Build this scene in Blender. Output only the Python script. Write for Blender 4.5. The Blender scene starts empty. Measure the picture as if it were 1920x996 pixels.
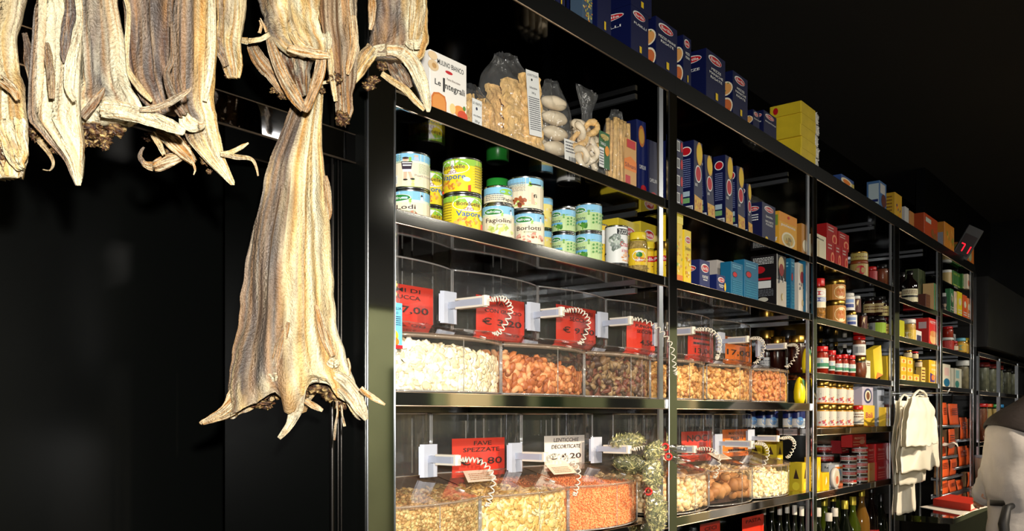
import bpy, bmesh, math, random
from mathutils import Vector, Matrix, noise
from math import sin, cos, pi, atan2, sqrt, radians
D_ = bpy.data
SC = bpy.context.scene
COL = SC.collection
# ------------------------------------------------------------------ camera
F, CX, HY, H = 1650.0, 960.0, 779.0, 1.65
TH = atan2(1315, 1650)
FW = Vector((cos(TH), sin(TH), 0)); RT = Vector((sin(TH), -cos(TH), 0)); UP = Vector((0, 0, 1))
cd = D_.cameras.new('camera'); cam = D_.objects.new('camera', cd); COL.objects.link(cam)
cam.location = (0, 0, H); cam.rotation_euler = (pi/2, 0, TH - pi/2)
cd.sensor_width = 36; cd.lens = 36*F/1920; cd.shift_y = (HY-498)/1920; cd.clip_start = .05
SC.camera = cam
SC.view_settings.view_transform = 'Standard'; SC.view_settings.look = 'None'
SC.view_settings.exposure = 0.0; SC.view_settings.gamma = 1; SC.view_settings.use_curve_mapping = False
SC.cycles.use_denoising = True
SC.cycles.max_bounces = 8; SC.cycles.transparent_max_bounces = 24; SC.cycles.glossy_bounces = 5
SC.cycles.caustics_reflective = False; SC.cycles.caustics_refractive = False
# ------------------------------------------------------------------ world and lights
w = D_.worlds.new('world'); SC.world = w; w.use_nodes = True
w.node_tree.nodes['Background'].inputs[0].default_value = (.010, .010, .011, 1)
w.node_tree.nodes['Background'].inputs[1].default_value = 1.0
def light(name, kind, loc, target, energy, color, **k):
    l = D_.lights.new(name, kind); l.energy = energy; l.color = color
    for a, b in k.items(): setattr(l, a, b)
    o = D_.objects.new(name, l); COL.objects.link(o); o.location = loc
    o.rotation_euler = (Vector(target)-Vector(loc)).to_track_quat('-Z', 'Y').to_euler()
    return o
# the photographer's flash, just above the lens
fl = Vector((0, 0, H)) + UP*.13 + RT*.05 - FW*.04
light('camera_flash', 'SPOT', fl, fl + FW*2 + UP*-.30 - RT*.1, 245, (1, .97, .92), spot_size=radians(112), spot_blend=1.0, shadow_soft_size=.02)
# added unseen warm spots under the ceiling, brightening the lower shelves
for i, (x, tx) in enumerate([(1.4, 1.7), (2.5, 2.7), (3.2, 3.9), (5.35, 5.1)]):
    light('shelf_fill_spot', 'SPOT', (x, -2.2, 3.36), (tx, 1.3, [1.05, 1.05, 1.25, 1.3][i]), [480, 850, 1900, 1900][i], (1, .82, .60), spot_size=radians(31), spot_blend=.7, shadow_soft_size=.04)
# ------------------------------------------------------------------ helpers
def V(*a): return Vector(a)
def ray(px, py): return FW + RT*((px-CX)/F) + UP*((HY-py)/F)
def atY(px, py, Y):
    d = ray(px, py); t = Y/d.y; return V(d.x*t, Y, H+d.z*t)
def Xp(px, Y): return atY(px, HY, Y).x
def Zp(px, py, Y): return atY(px, py, Y).z
def atZ(px, py, z):
    d = ray(px, py); t = (z-H)/d.z; return V(d.x*t, d.y*t, z)
def campt(px, py, d): return V(0, 0, H) + ray(px, py)*d
def lin(c):
    c = c/255.; return c/12.92 if c <= .04045 else ((c+.055)/1.055)**2.4
MATS = {}
def pm(name, col, rough=.5, metal=0, spec=.5, coat=0, emit=None, es=1, noise_amt=0, nscale=40, bump=0, bscale=60, trans=0):
    if name in MATS: return MATS[name]
    m = D_.materials.new(name); MATS[name] = m; m.use_nodes = True
    nt = m.node_tree; b = nt.nodes['Principled BSDF']
    c = (lin(col[0]), lin(col[1]), lin(col[2]), 1)
    b.inputs['Base Color'].default_value = c
    b.inputs['Roughness'].default_value = rough; b.inputs['Metallic'].default_value = metal
    b.inputs['Specular IOR Level'].default_value = spec; b.inputs['Coat Weight'].default_value = coat
    b.inputs['Coat Roughness'].default_value = .08
    b.inputs['Transmission Weight'].default_value = trans
    if emit: b.inputs['Emission Color'].default_value = (lin(emit[0]), lin(emit[1]), lin(emit[2]), 1); b.inputs['Emission Strength'].default_value = es
    if noise_amt or bump:
        tc = nt.nodes.new('ShaderNodeTexCoord')
        n = nt.nodes.new('ShaderNodeTexNoise'); n.inputs['Scale'].default_value = nscale; n.inputs['Detail'].default_value = 5
        nt.links.new(tc.outputs['Object'], n.inputs['Vector'])
        if noise_amt:
            mp = nt.nodes.new('ShaderNodeMapRange'); mp.inputs[1].default_value = .3; mp.inputs[2].default_value = .7
            mp.inputs[3].default_value = 1-noise_amt; mp.inputs[4].default_value = 1+noise_amt*.5
            mx = nt.nodes.new('ShaderNodeVectorMath'); mx.operation = 'SCALE'; mx.inputs[0].default_value = c[:3]
            nt.links.new(n.outputs['Fac'], mp.inputs[0]); nt.links.new(mp.outputs[0], mx.inputs['Scale'])
            nt.links.new(mx.outputs[0], b.inputs['Base Color'])
        if bump:
            n2 = nt.nodes.new('ShaderNodeTexNoise'); n2.inputs['Scale'].default_value = bscale; n2.inputs['Detail'].default_value = 4
            nt.links.new(tc.outputs['Object'], n2.inputs['Vector'])
            bp = nt.nodes.new('ShaderNodeBump'); bp.inputs['Strength'].default_value = bump; bp.inputs['Distance'].default_value = .01
            nt.links.new(n2.outputs['Fac'], bp.inputs['Height']); nt.links.new(bp.outputs[0], b.inputs['Normal'])
    return m
def P(r, g, b, rough=.38):      # printed paper / card in one colour
    return pm('print_%d_%d_%d' % (r, g, b), (r, g, b), rough)
def clear(name, tint, rough=.04, ior=1.45, base=.0, bump=0, bscale=30, haze=0, hcol=(.8, .8, .78)):
    if name in MATS: return MATS[name]
    m = D_.materials.new(name); MATS[name] = m; m.use_nodes = True; nt = m.node_tree
    nt.nodes.remove(nt.nodes['Principled BSDF']); out = nt.nodes['Material Output']
    tr = nt.nodes.new('ShaderNodeBsdfTransparent'); tr.inputs[0].default_value = (*tint, 1)
    gl = nt.nodes.new('ShaderNodeBsdfGlossy'); gl.inputs['Roughness'].default_value = rough
    lw = nt.nodes.new('ShaderNodeLayerWeight'); lw.inputs['Blend'].default_value = .5      # same from both sides of the thin sheet
    pw = nt.nodes.new('ShaderNodeMath'); pw.operation = 'POWER'; pw.inputs[1].default_value = 4.5; nt.links.new(lw.outputs['Facing'], pw.inputs[0])
    fr = nt.nodes.new('ShaderNodeMath'); fr.operation = 'MULTIPLY'; fr.inputs[1].default_value = .9; nt.links.new(pw.outputs[0], fr.inputs[0])
    add = nt.nodes.new('ShaderNodeMath'); add.inputs[1].default_value = base+((ior-1)/(ior+1))**2; add.use_clamp = True
    mx = nt.nodes.new('ShaderNodeMixShader')
    nt.links.new(fr.outputs[0], add.inputs[0]); nt.links.new(add.outputs[0], mx.inputs[0])
    src = tr
    if haze:      # diffuse share mixed into the colour to brighten the plastic
        df = nt.nodes.new('ShaderNodeBsdfDiffuse'); df.inputs[0].default_value = (*hcol, 1); m2 = nt.nodes.new('ShaderNodeMixShader'); m2.inputs[0].default_value = haze
        nt.links.new(tr.outputs[0], m2.inputs[1]); nt.links.new(df.outputs[0], m2.inputs[2]); src = m2
    nt.links.new(src.outputs[0], mx.inputs[1]); nt.links.new(gl.outputs[0], mx.inputs[2]); nt.links.new(mx.outputs[0], out.inputs[0])
    if bump:
        tc = nt.nodes.new('ShaderNodeTexCoord'); n2 = nt.nodes.new('ShaderNodeTexNoise'); n2.inputs['Scale'].default_value = bscale
        nt.links.new(tc.outputs['Object'], n2.inputs['Vector'])
        bp = nt.nodes.new('ShaderNodeBump'); bp.inputs['Strength'].default_value = bump; bp.inputs['Distance'].default_value = .01
        nt.links.new(n2.outputs['Fac'], bp.inputs['Height']); nt.links.new(bp.outputs[0], gl.inputs['Normal']); nt.links.new(bp.outputs[0], lw.inputs['Normal'])
    return m
steel = pm('mirror_steel', (205, 205, 200), .05, 1)
lipm = pm('brushed_edge', (215, 190, 165), .33, 1)
boardm = pm('dark_mirror_board', (112, 110, 108), .06, 1)
blackg = pm('black_gloss', (5, 6, 5), .32, 0, .35)
backm = pm('dark_back_panel', (84, 84, 84), .10, 1)
satin = pm('satin_steel', (200, 205, 212), .3, 1)
acryl = clear('clear_acrylic', (.97, .97, .96), .03, 1.30, .015, haze=.018)
lidm = clear('tinted_lid_acrylic', (.92, .86, .80), .06, 1.28, .03, haze=.10, hcol=(.85, .60, .44))
film = clear('crinkled_film', (.97, .97, .96), .16, 1.35, .01, .45, 34, haze=.05)
glassm = clear('jar_glass', (.90, .92, .88), .03, 1.5, .01)
tin = pm('tin_metal', (190, 190, 192), .22, 1)
white = P(238, 238, 232); black = P(14, 14, 16); red = P(226, 52, 30)

class MB:
    def __init__(s): s.v = []; s.f = []; s.mi = []; s.sm = []; s.mats = []
    def add(s, vs, fs, mat, smooth=False):
        if mat not in s.mats: s.mats.append(mat)
        k = s.mats.index(mat); b = len(s.v)
        s.v.extend([tuple(v) for v in vs])
        for f in fs: s.f.append(tuple(b+i for i in f)); s.mi.append(k); s.sm.append(smooth)
        return s
    def box(s, x0, x1, y0, y1, z0, z1, mat, ch=0):
        if ch:
            pts = [(x0+ch, y0), (x1-ch, y0), (x1, y0+ch), (x1, y1-ch), (x1-ch, y1), (x0+ch, y1), (x0, y1-ch), (x0, y0+ch)]
            return s.prism(pts, z0, z1, mat)
        vs = [(x, y, z) for z in (z0, z1) for x, y in ((x0, y0), (x1, y0), (x1, y1), (x0, y1))]
        return s.add(vs, [(3, 2, 1, 0), (4, 5, 6, 7), (0, 1, 5, 4), (1, 2, 6, 5), (2, 3, 7, 6), (3, 0, 4, 7)], mat)
    def prism(s, pts, z0, z1, mat, smooth=False, cap=True):
        n = len(pts); vs = [(x, y, z0) for x, y in pts] + [(x, y, z1) for x, y in pts]
        s.add(vs, [(i, (i+1) % n, n+(i+1) % n, n+i) for i in range(n)], mat, smooth)
        if cap: s.add(vs, [tuple(range(n))[::-1], tuple(range(n, 2*n))], mat)
        return s
    def lathe(s, prof, mat, cx=0, cy=0, seg=28, z=0):
        vs = []; fs = []
        for r, h in prof:
            for k in range(seg): a = 2*pi*k/seg; vs.append((cx+r*cos(a), cy+r*sin(a), z+h))
        for j in range(len(prof)-1):
            for k in range(seg):
                a, b = j*seg+k, j*seg+(k+1) % seg; fs.append((a, b, b+seg, a+seg))
        return s.add(vs, fs, mat, True)
    def disc(s, r, z, mat, cx=0, cy=0, seg=28):
        return s.add([(cx+r*cos(2*pi*k/seg), cy+r*sin(2*pi*k/seg), z) for k in range(seg)], [tuple(range(seg))], mat)
    def tube(s, path, r, mat, seg=6, caps=True):
        path = [Vector(p) for p in path]; n = len(path); rr = r if isinstance(r, (list, tuple)) else [r]*n
        vs = []; fs = []; last = None
        for i, p in enumerate(path):
            t = (path[min(i+1, n-1)] - path[max(i-1, 0)]).normalized()
            if last is None:
                a = t.cross(V(0, 0, 1)); 
                if a.length < .1: a = t.cross(V(1, 0, 0))
            else: a = last - t*last.dot(t)
            a.normalize(); last = a; b = t.cross(a)
            for k in range(seg): q = 2*pi*k/seg; vs.append(p + (a*cos(q)+b*sin(q))*rr[i])
        for i in range(n-1):
            for k in range(seg):
                a, b = i*seg+k, i*seg+(k+1) % seg; fs.append((a, b, b+seg, a+seg))
        if caps: fs += [tuple(range(seg))[::-1], tuple(range((n-1)*seg, n*seg))]
        return s.add(vs, fs, mat, True)
    def grid(s, fn, nu, nv, mat, smooth=True, closeu=False):
        vs = [fn(i/(nu if closeu else nu-1), j/(nv-1)) for j in range(nv) for i in range(nu)]
        fs = []
        for j in range(nv-1):
            for i in range(nu if closeu else nu-1):
                a = j*nu+i; b = j*nu+(i+1) % nu; fs.append((a, b, b+nu, a+nu))
        return s.add(vs, fs, mat, smooth)
    def blob(s, c, rx, ry, rz, mat, seg=8, rings=6, rot=None, nz=0, seed=0):
        vs = []; c = Vector(c)
        for j in range(rings+1):
            th = pi*j/rings
            for k in range(seg):
                a = 2*pi*k/seg; d = V(sin(th)*cos(a), sin(th)*sin(a), cos(th))
                q = 1 + (nz*noise.noise(d*1.7+V(seed, seed*.7, 0)) if nz else 0)
                p = V(d.x*rx, d.y*ry, d.z*rz)*q
                vs.append(c + (rot @ p if rot else p))
        fs = [(j*seg+k, (j+1)*seg+k, (j+1)*seg+(k+1) % seg, j*seg+(k+1) % seg) for j in range(rings) for k in range(seg)]
        return s.add(vs, fs, mat, True)
    def build(s, name, parent=None, loc=None, kind=None, solid=0):
        me = D_.meshes.new(name); me.from_pydata(s.v, [], s.f)
        for m in s.mats: me.materials.append(m)
        me.polygons.foreach_set('material_index', s.mi); me.polygons.foreach_set('use_smooth', s.sm); me.update()
        o = D_.objects.new(name, me); COL.objects.link(o)
        if parent: o.parent = parent
        if loc is not None: o.location = loc
        if kind: o['kind'] = kind
        if solid:
            md = o.modifiers.new('solidify', 'SOLIDIFY'); md.thickness = solid; md.offset = 0
        return o
def tag(o, label, cat, group=None):
    o['label'] = label; o['category'] = cat
    if group: o['group'] = group
    return o
def thing(name, label, cat, loc=(0, 0, 0), rz=0, group=None):
    o = D_.objects.new(name, None); COL.objects.link(o); o.location = loc; o.rotation_euler = (0, 0, rz); o.empty_display_size = .02
    return tag(o, label, cat, group)
def struct(name, mb, **k): return mb.build(name, kind='structure', **k)
def copy_tree(o, loc=None, rz=None, label=None, parent=None, group=None):
    c = o.copy(); COL.objects.link(c); c.parent = parent
    if loc is not None: c.location = loc
    if rz is not None: c.rotation_euler = (0, 0, rz)
    if label: c['label'] = label
    if group: c['group'] = group
    for ch in list(o.children): copy_tree(ch, parent=c)
    return c
# ------------------------------------------------------------------ lettering (built-in font) turned into flat faces
TXT = {}
def text_mesh(t, bold=0):
    k = (t, bold)
    if k in TXT: return TXT[k]
    cu = D_.curves.new('t', 'FONT'); cu.body = t; cu.size = 1; cu.resolution_u = 2; cu.offset = bold; cu.align_x = 'CENTER'
    ob = D_.objects.new('t', cu); COL.objects.link(ob)
    dg = bpy.context.evaluated_depsgraph_get(); me = ob.evaluated_get(dg).to_mesh()
    vs = [(v.co.x, v.co.y) for v in me.vertices]; fs = [tuple(p.vertices) for p in me.polygons]
    ob.to_mesh_clear(); D_.objects.remove(ob); D_.curves.remove(cu)
    xs = [v[0] for v in vs] or [0]
    TXT[k] = (vs, fs, (max(xs)-min(xs)) or 1, (max(xs)+min(xs))/2)
    return TXT[k]
def plane_map(o, U, N, Vv=V(0, 0, 1)):
    o = Vector(o); U = Vector(U); N = Vector(N); Vv = Vector(Vv)
    return lambda x, y, e: o + U*x + Vv*y + N*e
def cyl_map(r, z0, ang, W, cx=0, cy=0):      # x measured along the arc, 0..W centred on ang
    def f(x, y, e):
        a = ang + (x-W/2)/r; return V(cx+(r+e)*cos(a), cy+(r+e)*sin(a), z0+y)
    return f
def design(mb, mp, W, Hh, prims, rnd=None, off=.0006, wrap=0):
    rnd = rnd or random.Random(len(prims)); e = off
    for p in prims:
        k = p[0]
        if k == 'R':
            x0, y0, x1, y1, m = p[1:6]
            if wrap and x0 <= 0 and x1 >= 1: x0, x1 = -wrap, 1+wrap
            n = max(1, int(abs(x1-x0)*10))
            vs = []; fs = []
            for i in range(n+1):
                x = (x0+(x1-x0)*i/n)*W; vs += [mp(x, y0*Hh, e), mp(x, y1*Hh, e)]
            for i in range(n): a = 2*i; fs.append((a, a+2, a+3, a+1))
            mb.add(vs, fs, m)
        elif k == 'E':
            cx, cy, rx, ry, m = p[1:6]; rot = p[6] if len(p) > 6 else 0
            vs = [mp(cx*W, cy*Hh, e)]
            for i in range(20):
                a = 2*pi*i/20; dx = rx*W*cos(a); dy = ry*Hh*sin(a)
                vs.append(mp(cx*W+dx*cos(rot)-dy*sin(rot), cy*Hh+dx*sin(rot)+dy*cos(rot), e))
            mb.add(vs, [(0, i+1, (i+1) % 20+1) for i in range(20)], m)
        elif k == 'Q':
            mb.add([mp(x*W, y*Hh, e) for x, y in p[1]], [tuple(range(len(p[1])))], p[2])
        elif k == 'T':
            t, cx, cy, h, m = p[1:6]; wmax = p[6] if len(p) > 6 else None; sl = p[7] if len(p) > 7 else 0
            bold = p[8] if len(p) > 8 else .012
            vs, fs, tw, mid = text_mesh(t, bold); sy = h*Hh/.72; sx = wmax*W/tw if wmax else sy
            mb.add([mp(cx*W+(x-mid)*sx + y*sy*sl, cy*Hh+(y-.36)*sy, e) for x, y in vs], fs, m)
        elif k == 'L':         # lines of small print
            n, x0, y0, x1, y1, m = p[1:7]
            for i in range(n):
                yy = y0+(y1-y0)*(i+.5)/n; hh = abs(y1-y0)/n*.22
                xx = x0
                while xx < x1:
                    l = rnd.uniform(.04, .16)*(x1-x0)+.01; xe = min(x1, xx+l)
                    mb.add([mp(xx*W, (yy-hh)*Hh, e), mp(xe*W, (yy-hh)*Hh, e), mp(xe*W, (yy+hh)*Hh, e), mp(xx*W, (yy+hh)*Hh, e)], [(0, 1, 2, 3)], m)
                    xx = xe+.025*(x1-x0)
        elif k == 'B':
            n, x0, y0, x1, y1, sz, ms = p[1:8]
            for i in range(n):
                a = rnd.uniform(0, 2*pi); r = sqrt(rnd.random()); cx = (x0+x1)/2+(x1-x0)/2*r*cos(a); cy = (y0+y1)/2+(y1-y0)/2*r*sin(a)
                q = rnd.uniform(0, pi); s1 = sz*W*rnd.uniform(.7, 1.2); s2 = s1*rnd.uniform(.45, .8); c, s_ = cos(q), sin(q)
                ee = e + .00002*i
                mb.add([mp(cx*W+s1*cos(t)*c-s2*sin(t)*s_, cy*Hh+s1*cos(t)*s_+s2*sin(t)*c, ee) for t in [j*pi/3 for j in range(6)]], [(0, 1, 2, 3, 4, 5)], rnd.choice(ms))
            e += .00002*n
        elif k == 'K':         # bar code
            x0, y0, x1, y1, m = p[1:6]; x = x0
            while x < x1:
                wd = rnd.choice([.01, .02, .03])*(x1-x0)*2
                mb.add([mp(x*W, y0*Hh, e), mp(min(x+wd, x1)*W, y0*Hh, e), mp(min(x+wd, x1)*W, y1*Hh, e), mp(x*W, y1*Hh, e)], [(0, 1, 2, 3)], m)
                x += wd+rnd.choice([.02, .04])*(x1-x0)
        e += .00025
# ------------------------------------------------------------------ the room
D = 1.25                      # distance of the shelf fronts from the camera
PLS = [(720, 1250.5), (1266, 1521.5), (1529, 1674.5), (1684, 1761), (1765, 1823)]
XS = [(Xp(a, D)+.0006, Xp(b, D)) for a, b in PLS]
floor_m = pm('floor_tiles', (120, 108, 92), .25, noise_amt=.15, nscale=6)
wall_m = pm('olive_beige_plaster', (122, 126, 92), .7, noise_amt=.1, nscale=3)
ceil_m = pm('black_ceiling', (12, 9, 6), .9, noise_amt=.5, nscale=1.2)
struct('floor', MB().box(-3, 9, -3.6, 4, -.1, 0, floor_m))
struct('ceiling', MB().box(-3, 9, -3.6, 4, 3.4, 3.5, ceil_m))
struct('wall_front', MB().box(-3, 9, -3.7, -3.6, 0, 2.65, wall_m))
struct('trim_3', MB().box(-3, 9, -3.75, -3.55, 2.65, 3.4, ceil_m))
struct('wall_back', MB().box(-3, 9, 1.95, 2.05, 0, 3.4, blackg))
struct('wall_left', MB().box(-3.1, -3, -3.6, 4, 0, 3.4, wall_m))
struct('wall_right', MB().box(9, 9.1, -3.6, .5, 0, 2.65, wall_m))
struct('trim_4', MB().box(8.95, 9.15, -3.55, .5, 2.65, 3.4, ceil_m))
struct('wall_far', MB().box(8.98, 9.1, .5, 4, 0, 3.4, blackg))
TR = .028
RN = {'top': .949, 'r1': .604, 'r2': .376, 'r3': .018, 'r4': -.332, 'r5': -.80}
_r = (1788-CX)/F; _xc = Xp(1684, D)+.004; YC0 = _xc*(RT.x-_r*FW.x)/(_r*FW.y-RT.y); ZC0 = H+ray(1788, 972).z*YC0/ray(1788, 972).y   # counter corner
def zl(px, y, Y=D): return Zp(px, y, Y)-H
# z (relative to the eye) of the underside of every shelf, per bay
BZ = [[.604, .376, .018, -.332, -.80],
      [.604, .376, .018, -.332, -.80],
      [zl(1531, 493), zl(1531, 606.5), zl(1532, 712), zl(1531, 817), zl(1531, 938), -.80],
      [zl(1686, 567), zl(1689, 641), zl(1689, 722)],
      [zl(1765, 587), zl(1766, 660), zl(1766, 733)]]
DEP = .40; YB = D+DEP
def trim_shelf(parent, x0, x1, z, th=TR, y0=D, y1=YB, lip=True):
    s = MB().box(x0, x1, y0+.003, y1, z+.004, z+th-.001, boardm).box(x0, x0+.002, y0+.003, y1, z+.0005, z+.0035, steel).build('shelf_board', parent)
    t = MB().box(x0, x1, y0, y0+.003, z, z+th, steel).build('front_trim', s)
    l = MB().tube([(x0, y0-.0005, z+.001), (x1, y0-.0005, z+.001)], .0016, lipm)
    l.tube([(x0, y0+.001, z+th), (x1, y0+.001, z+th)], .0010, lipm); l.build('edge_lip', s)
    return s
bay_lab = ['first shelving bay with bread, tins and scoop bins beside the hanging fish',
           'second shelving bay with blue pasta boxes above nut bins',
           'third shelving bay with red-lidded jars and rows of tins',
           'narrow fourth shelving bay with white carrier bags hung in front',
           'last narrow shelving bay with orange labelled packets on wire racks']
BAYS = []
for i, (x0, x1) in enumerate(XS):
    b = thing('shelving_bay', bay_lab[i], 'shelving', (0, 0, 0)); BAYS.append(b)
    xn = XS[i+1][0]-.0006 if i < 4 else Xp(1829, D)
    # uprights
    g0 = ZC0+.0005 if i >= 3 else 0; g1 = ZC0+.0005 if i == 2 else g0
    p = MB().box(x1, xn, D-.006, D+.002, g0, H+.949, steel).build('upright', b)
    e = MB().tube([(x1+.001, D-.006, g0), (x1+.001, D-.006, H+.949)], .0022, satin, 8)
    if i > 0: e.tube([(xn-.002, D-.005, g0), (xn-.002, D-.005, H+.949)], .0012, satin, 8)
    e.build('edge_bead', p)
    MB().box(x1-.045, x1-.022, D+.0005, D+.0065, max(.1, g0), H+.949, satin).build('inner_post', b)
    MB().box(x0, xn, YB, YB+.012, g0, H+1.0, backm).build('back_panel', b)
    for z in BZ[i]: trim_shelf(b, x0, x1 if i < 4 else xn, H+z)
    # top board with deeper fascia
    s = MB().box(x0, xn, D+.003, YB+.02, H+.953, H+1.006, boardm).build('top_board', b)
    MB().box(x0, xn, D, D+.003, H+.949, H+1.008, blackg).build('front_trim', s)
    MB().tube([(x0, D-.001, H+.950), (xn, D-.001, H+.950)], .0022, lipm).build('edge_lip', s)
    # cross bars under the boards at the right end
    for z in [.949]+BZ[i][:2]: MB().box(x1-.045, x1-.033, D+.08, YB, H+z-.016, H+z-.001, satin).build('cross_bar', b)
# column left of the first bay
xa, xb = Xp(688.5, D-.03), Xp(720, D)
cm = MB().box(xa, xb, D-.03, D+.35, 0, 3.4, steel)
cm.tube([(xa, D-.031, 0), (xa, D-.031, 3.4)], .0022, satin, 8)
cm.tube([(xb, D-.031, 0), (xb, D-.031, 3.4)], .0012, satin, 8)
struct('trim_1', cm)
struct('wall_side', MB().box(xa+.004, xa+.02, D+.32, YB+.02, 0, 3.4, blackg).box(xa-.002, xa+.0, D-.025, YB+.02, 0, 3.4, blackg))
# mirror rail and rack left of the column
rk = thing('hanging_rack', 'black mirror-fronted rack rail behind the hanging stockfish', 'rack', (0, 0, 0))
xr = Xp(682, D)
z0, z1 = Zp(678, 309, D), Zp(680, 257, D)
MB().box(-1.2, xr, D, D+.004, z0, z1, pm('smoked_mirror', (120, 118, 116), .04, 1)).build('front_trim', rk)
MB().box(-1.2, xr, D+.004, D+.16, z0+.012, z1, boardm).build('rack_board', rk)
l = MB().tube([(-1.2, D, z0), (xr, D, z0)], .002, lipm).tube([(-1.2, D, z1), (xr, D, z1)], .0012, lipm)
l.tube([(-1.2, D+.16, z0+.012), (xr-.05, D+.16, z0+.012)], .002, lipm); l.build('edge_lip', rk)
for px in (623, 634, 640): MB().tube([(Xp(px, 1.27), 1.27, 0), (Xp(px, 1.27), 1.27, 3.4)], .004 if px == 623 else .002, pm('dim_steel', (90, 86, 82), .3, 1)).build('support_rod', rk)
MB().tube([(-.4, 1.08, 2.78), (xa+.25, 1.08, 2.78)], .012, steel, 12).build('fish_rail', rk)
for x in (-.3, xa-.03): MB().tube([(x, 1.08, 2.78), (x, 1.08, 3.4)], .006, steel, 8).build('rail_hanger', rk)
# panels added on the opposite walls only to vary the steel's reflections
dg_ = pm('reflect_panel_green', (26, 44, 30), .4); bg_ = pm('reflect_panel_cream', (206, 184, 140), .6); dk_ = pm('reflect_panel_dark', (12, 12, 12), .6)
struct('reflect_panel_1', MB().box(5.75, 6.35, -3.6, -3.56, 0, 2.1, dg_, .004).box(5.84, 6.26, -3.56, -3.55, .2, 1.0, bg_).box(5.84, 6.26, -3.56, -3.55, 1.15, 1.95, dk_))
struct('reflect_panel_5', MB().box(6.6, 7.25, -3.6, -3.565, .4, 2.3, bg_)); struct('reflect_panel_6', MB().box(7.5, 7.9, -3.6, -3.565, 0, 2.2, dk_)); struct('reflect_panel_7', MB().box(8.15, 8.6, -3.6, -3.565, .7, 1.9, dg_))
struct('reflect_panel_2', MB().box(8.96, 9, -3.2, -2.7, 0, 2.15, dk_)); struct('reflect_panel_3', MB().box(8.96, 9, -2.1, -1.45, 0, 2.15, bg_).box(8.95, 8.96, -2.0, -1.55, 1.1, 1.95, dg_)); struct('reflect_panel_8', MB().box(8.96, 9, -1.2, -.7, .6, 2.0, dg_)); struct('reflect_panel_9', MB().box(8.96, 9, -.5, .1, 0, 2.3, dk_))
# ceiling lamps behind the viewer, seen only as reflections
for i, (x, y) in enumerate([(3.1, -2.2), (5.1, -2.2), (7.0, -2.2)]):
    t = thing('ceiling_lamp', 'square louvred ceiling lamp over the shop floor', 'lamp', (x, y, 3.40), 0, 'ceiling lamps')
    MB().box(-.32, .32, -.32, .32, -.05, 0, satin).build('lamp_housing', t)
    lm = MB()
    for a in (-.15, .15):
        for c in (-.15, .15): lm.box(a-.13, a+.13, c-.13, c+.13, -.056, -.05, pm('lamp_diffuser', (240, 245, 255), .5, emit=(225, 235, 255), es=7))
    lm.build('diffuser', t)
    ll_ = D_.lights.new('lamp_light', 'AREA'); ll_.shape = 'SQUARE'; ll_.size = .6; ll_.energy = [45, 75, 100][i]; ll_.color = (1, .93, .80)
    lo_ = D_.objects.new('lamp_light', ll_); COL.objects.link(lo_); lo_.parent = t; lo_.location = (0, 0, -.07); lo_.visible_glossy = True
# dark canopy and cabinet beyond the last bay
xe = Xp(1834, D)
struct('trim_2', MB().box(xe+.02, 9, D+.34, D+.40, H+.335, 3.4, blackg))
cg = MB().box(xe+.06, 8.9, D-.05, D+.33, H+.47, H+.95, pm('dark_hood', (30, 29, 27), .3, noise_amt=.3, nscale=3))
t = tag(cg.build('extractor_hood'), 'dark panelled canopy above the glass shelves at the far right', 'canopy')
# ------------------------------------------------------------------ stockfish
def fish_mat():
    m = D_.materials.new('dried_fish_skin'); m.use_nodes = True; nt = m.node_tree; b = nt.nodes['Principled BSDF']
    at = nt.nodes.new('ShaderNodeAttribute'); at.attribute_name = 'tone'
    tc = nt.nodes.new('ShaderNodeTexCoord'); mp = nt.nodes.new('ShaderNodeMapping'); mp.inputs['Scale'].default_value = (70, 70, 11)
    n = nt.nodes.new('ShaderNodeTexNoise'); n.inputs['Scale'].default_value = 1; n.inputs['Detail'].default_value = 7; n.inputs['Roughness'].default_value = .65
    nt.links.new(tc.outputs['Object'], mp.inputs[0]); nt.links.new(mp.outputs[0], n.inputs['Vector'])
    n2 = nt.nodes.new('ShaderNodeTexNoise'); n2.inputs['Scale'].default_value = 260; n2.inputs['Detail'].default_value = 3
    nt.links.new(tc.outputs['Object'], n2.inputs['Vector'])
    mr = nt.nodes.new('ShaderNodeMapRange'); mr.inputs[1].default_value = .28; mr.inputs[2].default_value = .62; mr.inputs[3].default_value = .55; mr.inputs[4].default_value = 1.12
    mr2 = nt.nodes.new('ShaderNodeMapRange'); mr2.inputs[1].default_value = .3; mr2.inputs[2].default_value = .6; mr2.inputs[3].default_value = .78; mr2.inputs[4].default_value = 1.05
    nt.links.new(n.outputs['Fac'], mr.inputs[0]); nt.links.new(n2.outputs['Fac'], mr2.inputs[0])
    mu = nt.nodes.new('ShaderNodeMath'); mu.operation = 'MULTIPLY'; nt.links.new(mr.outputs[0], mu.inputs[0]); nt.links.new(mr2.outputs[0], mu.inputs[1])
    sc = nt.nodes.new('ShaderNodeVectorMath'); sc.operation = 'SCALE'
    nt.links.new(at.outputs['Color'], sc.inputs[0]); nt.links.new(mu.outputs[0], sc.inputs['Scale']); nt.links.new(sc.outputs[0], b.inputs['Base Color'])
    b.inputs['Roughness'].default_value = .42; b.inputs['Specular IOR Level'].default_value = .45
    ad = nt.nodes.new('ShaderNodeMath'); nt.links.new(n.outputs['Fac'], ad.inputs[0]); nt.links.new(n2.outputs['Fac'], ad.inputs[1])
    bp = nt.nodes.new('ShaderNodeBump'); bp.inputs['Strength'].default_value = .75; bp.inputs['Distance'].default_value = .006
    nt.links.new(ad.outputs[0], bp.inputs['Height']); nt.links.new(bp.outputs[0], b.inputs['Normal'])
    return m
fishm = fish_mat()
def L3(c): return Vector([lin(x)*.78 for x in c])
PALE, CREAM, TAN, GREY, DGREY, BROWN, DARK = map(L3, [(246, 234, 196), (236, 200, 128), (210, 148, 70), (120, 114, 112), (66, 62, 66), (112, 70, 38), (38, 22, 16)])
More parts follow.
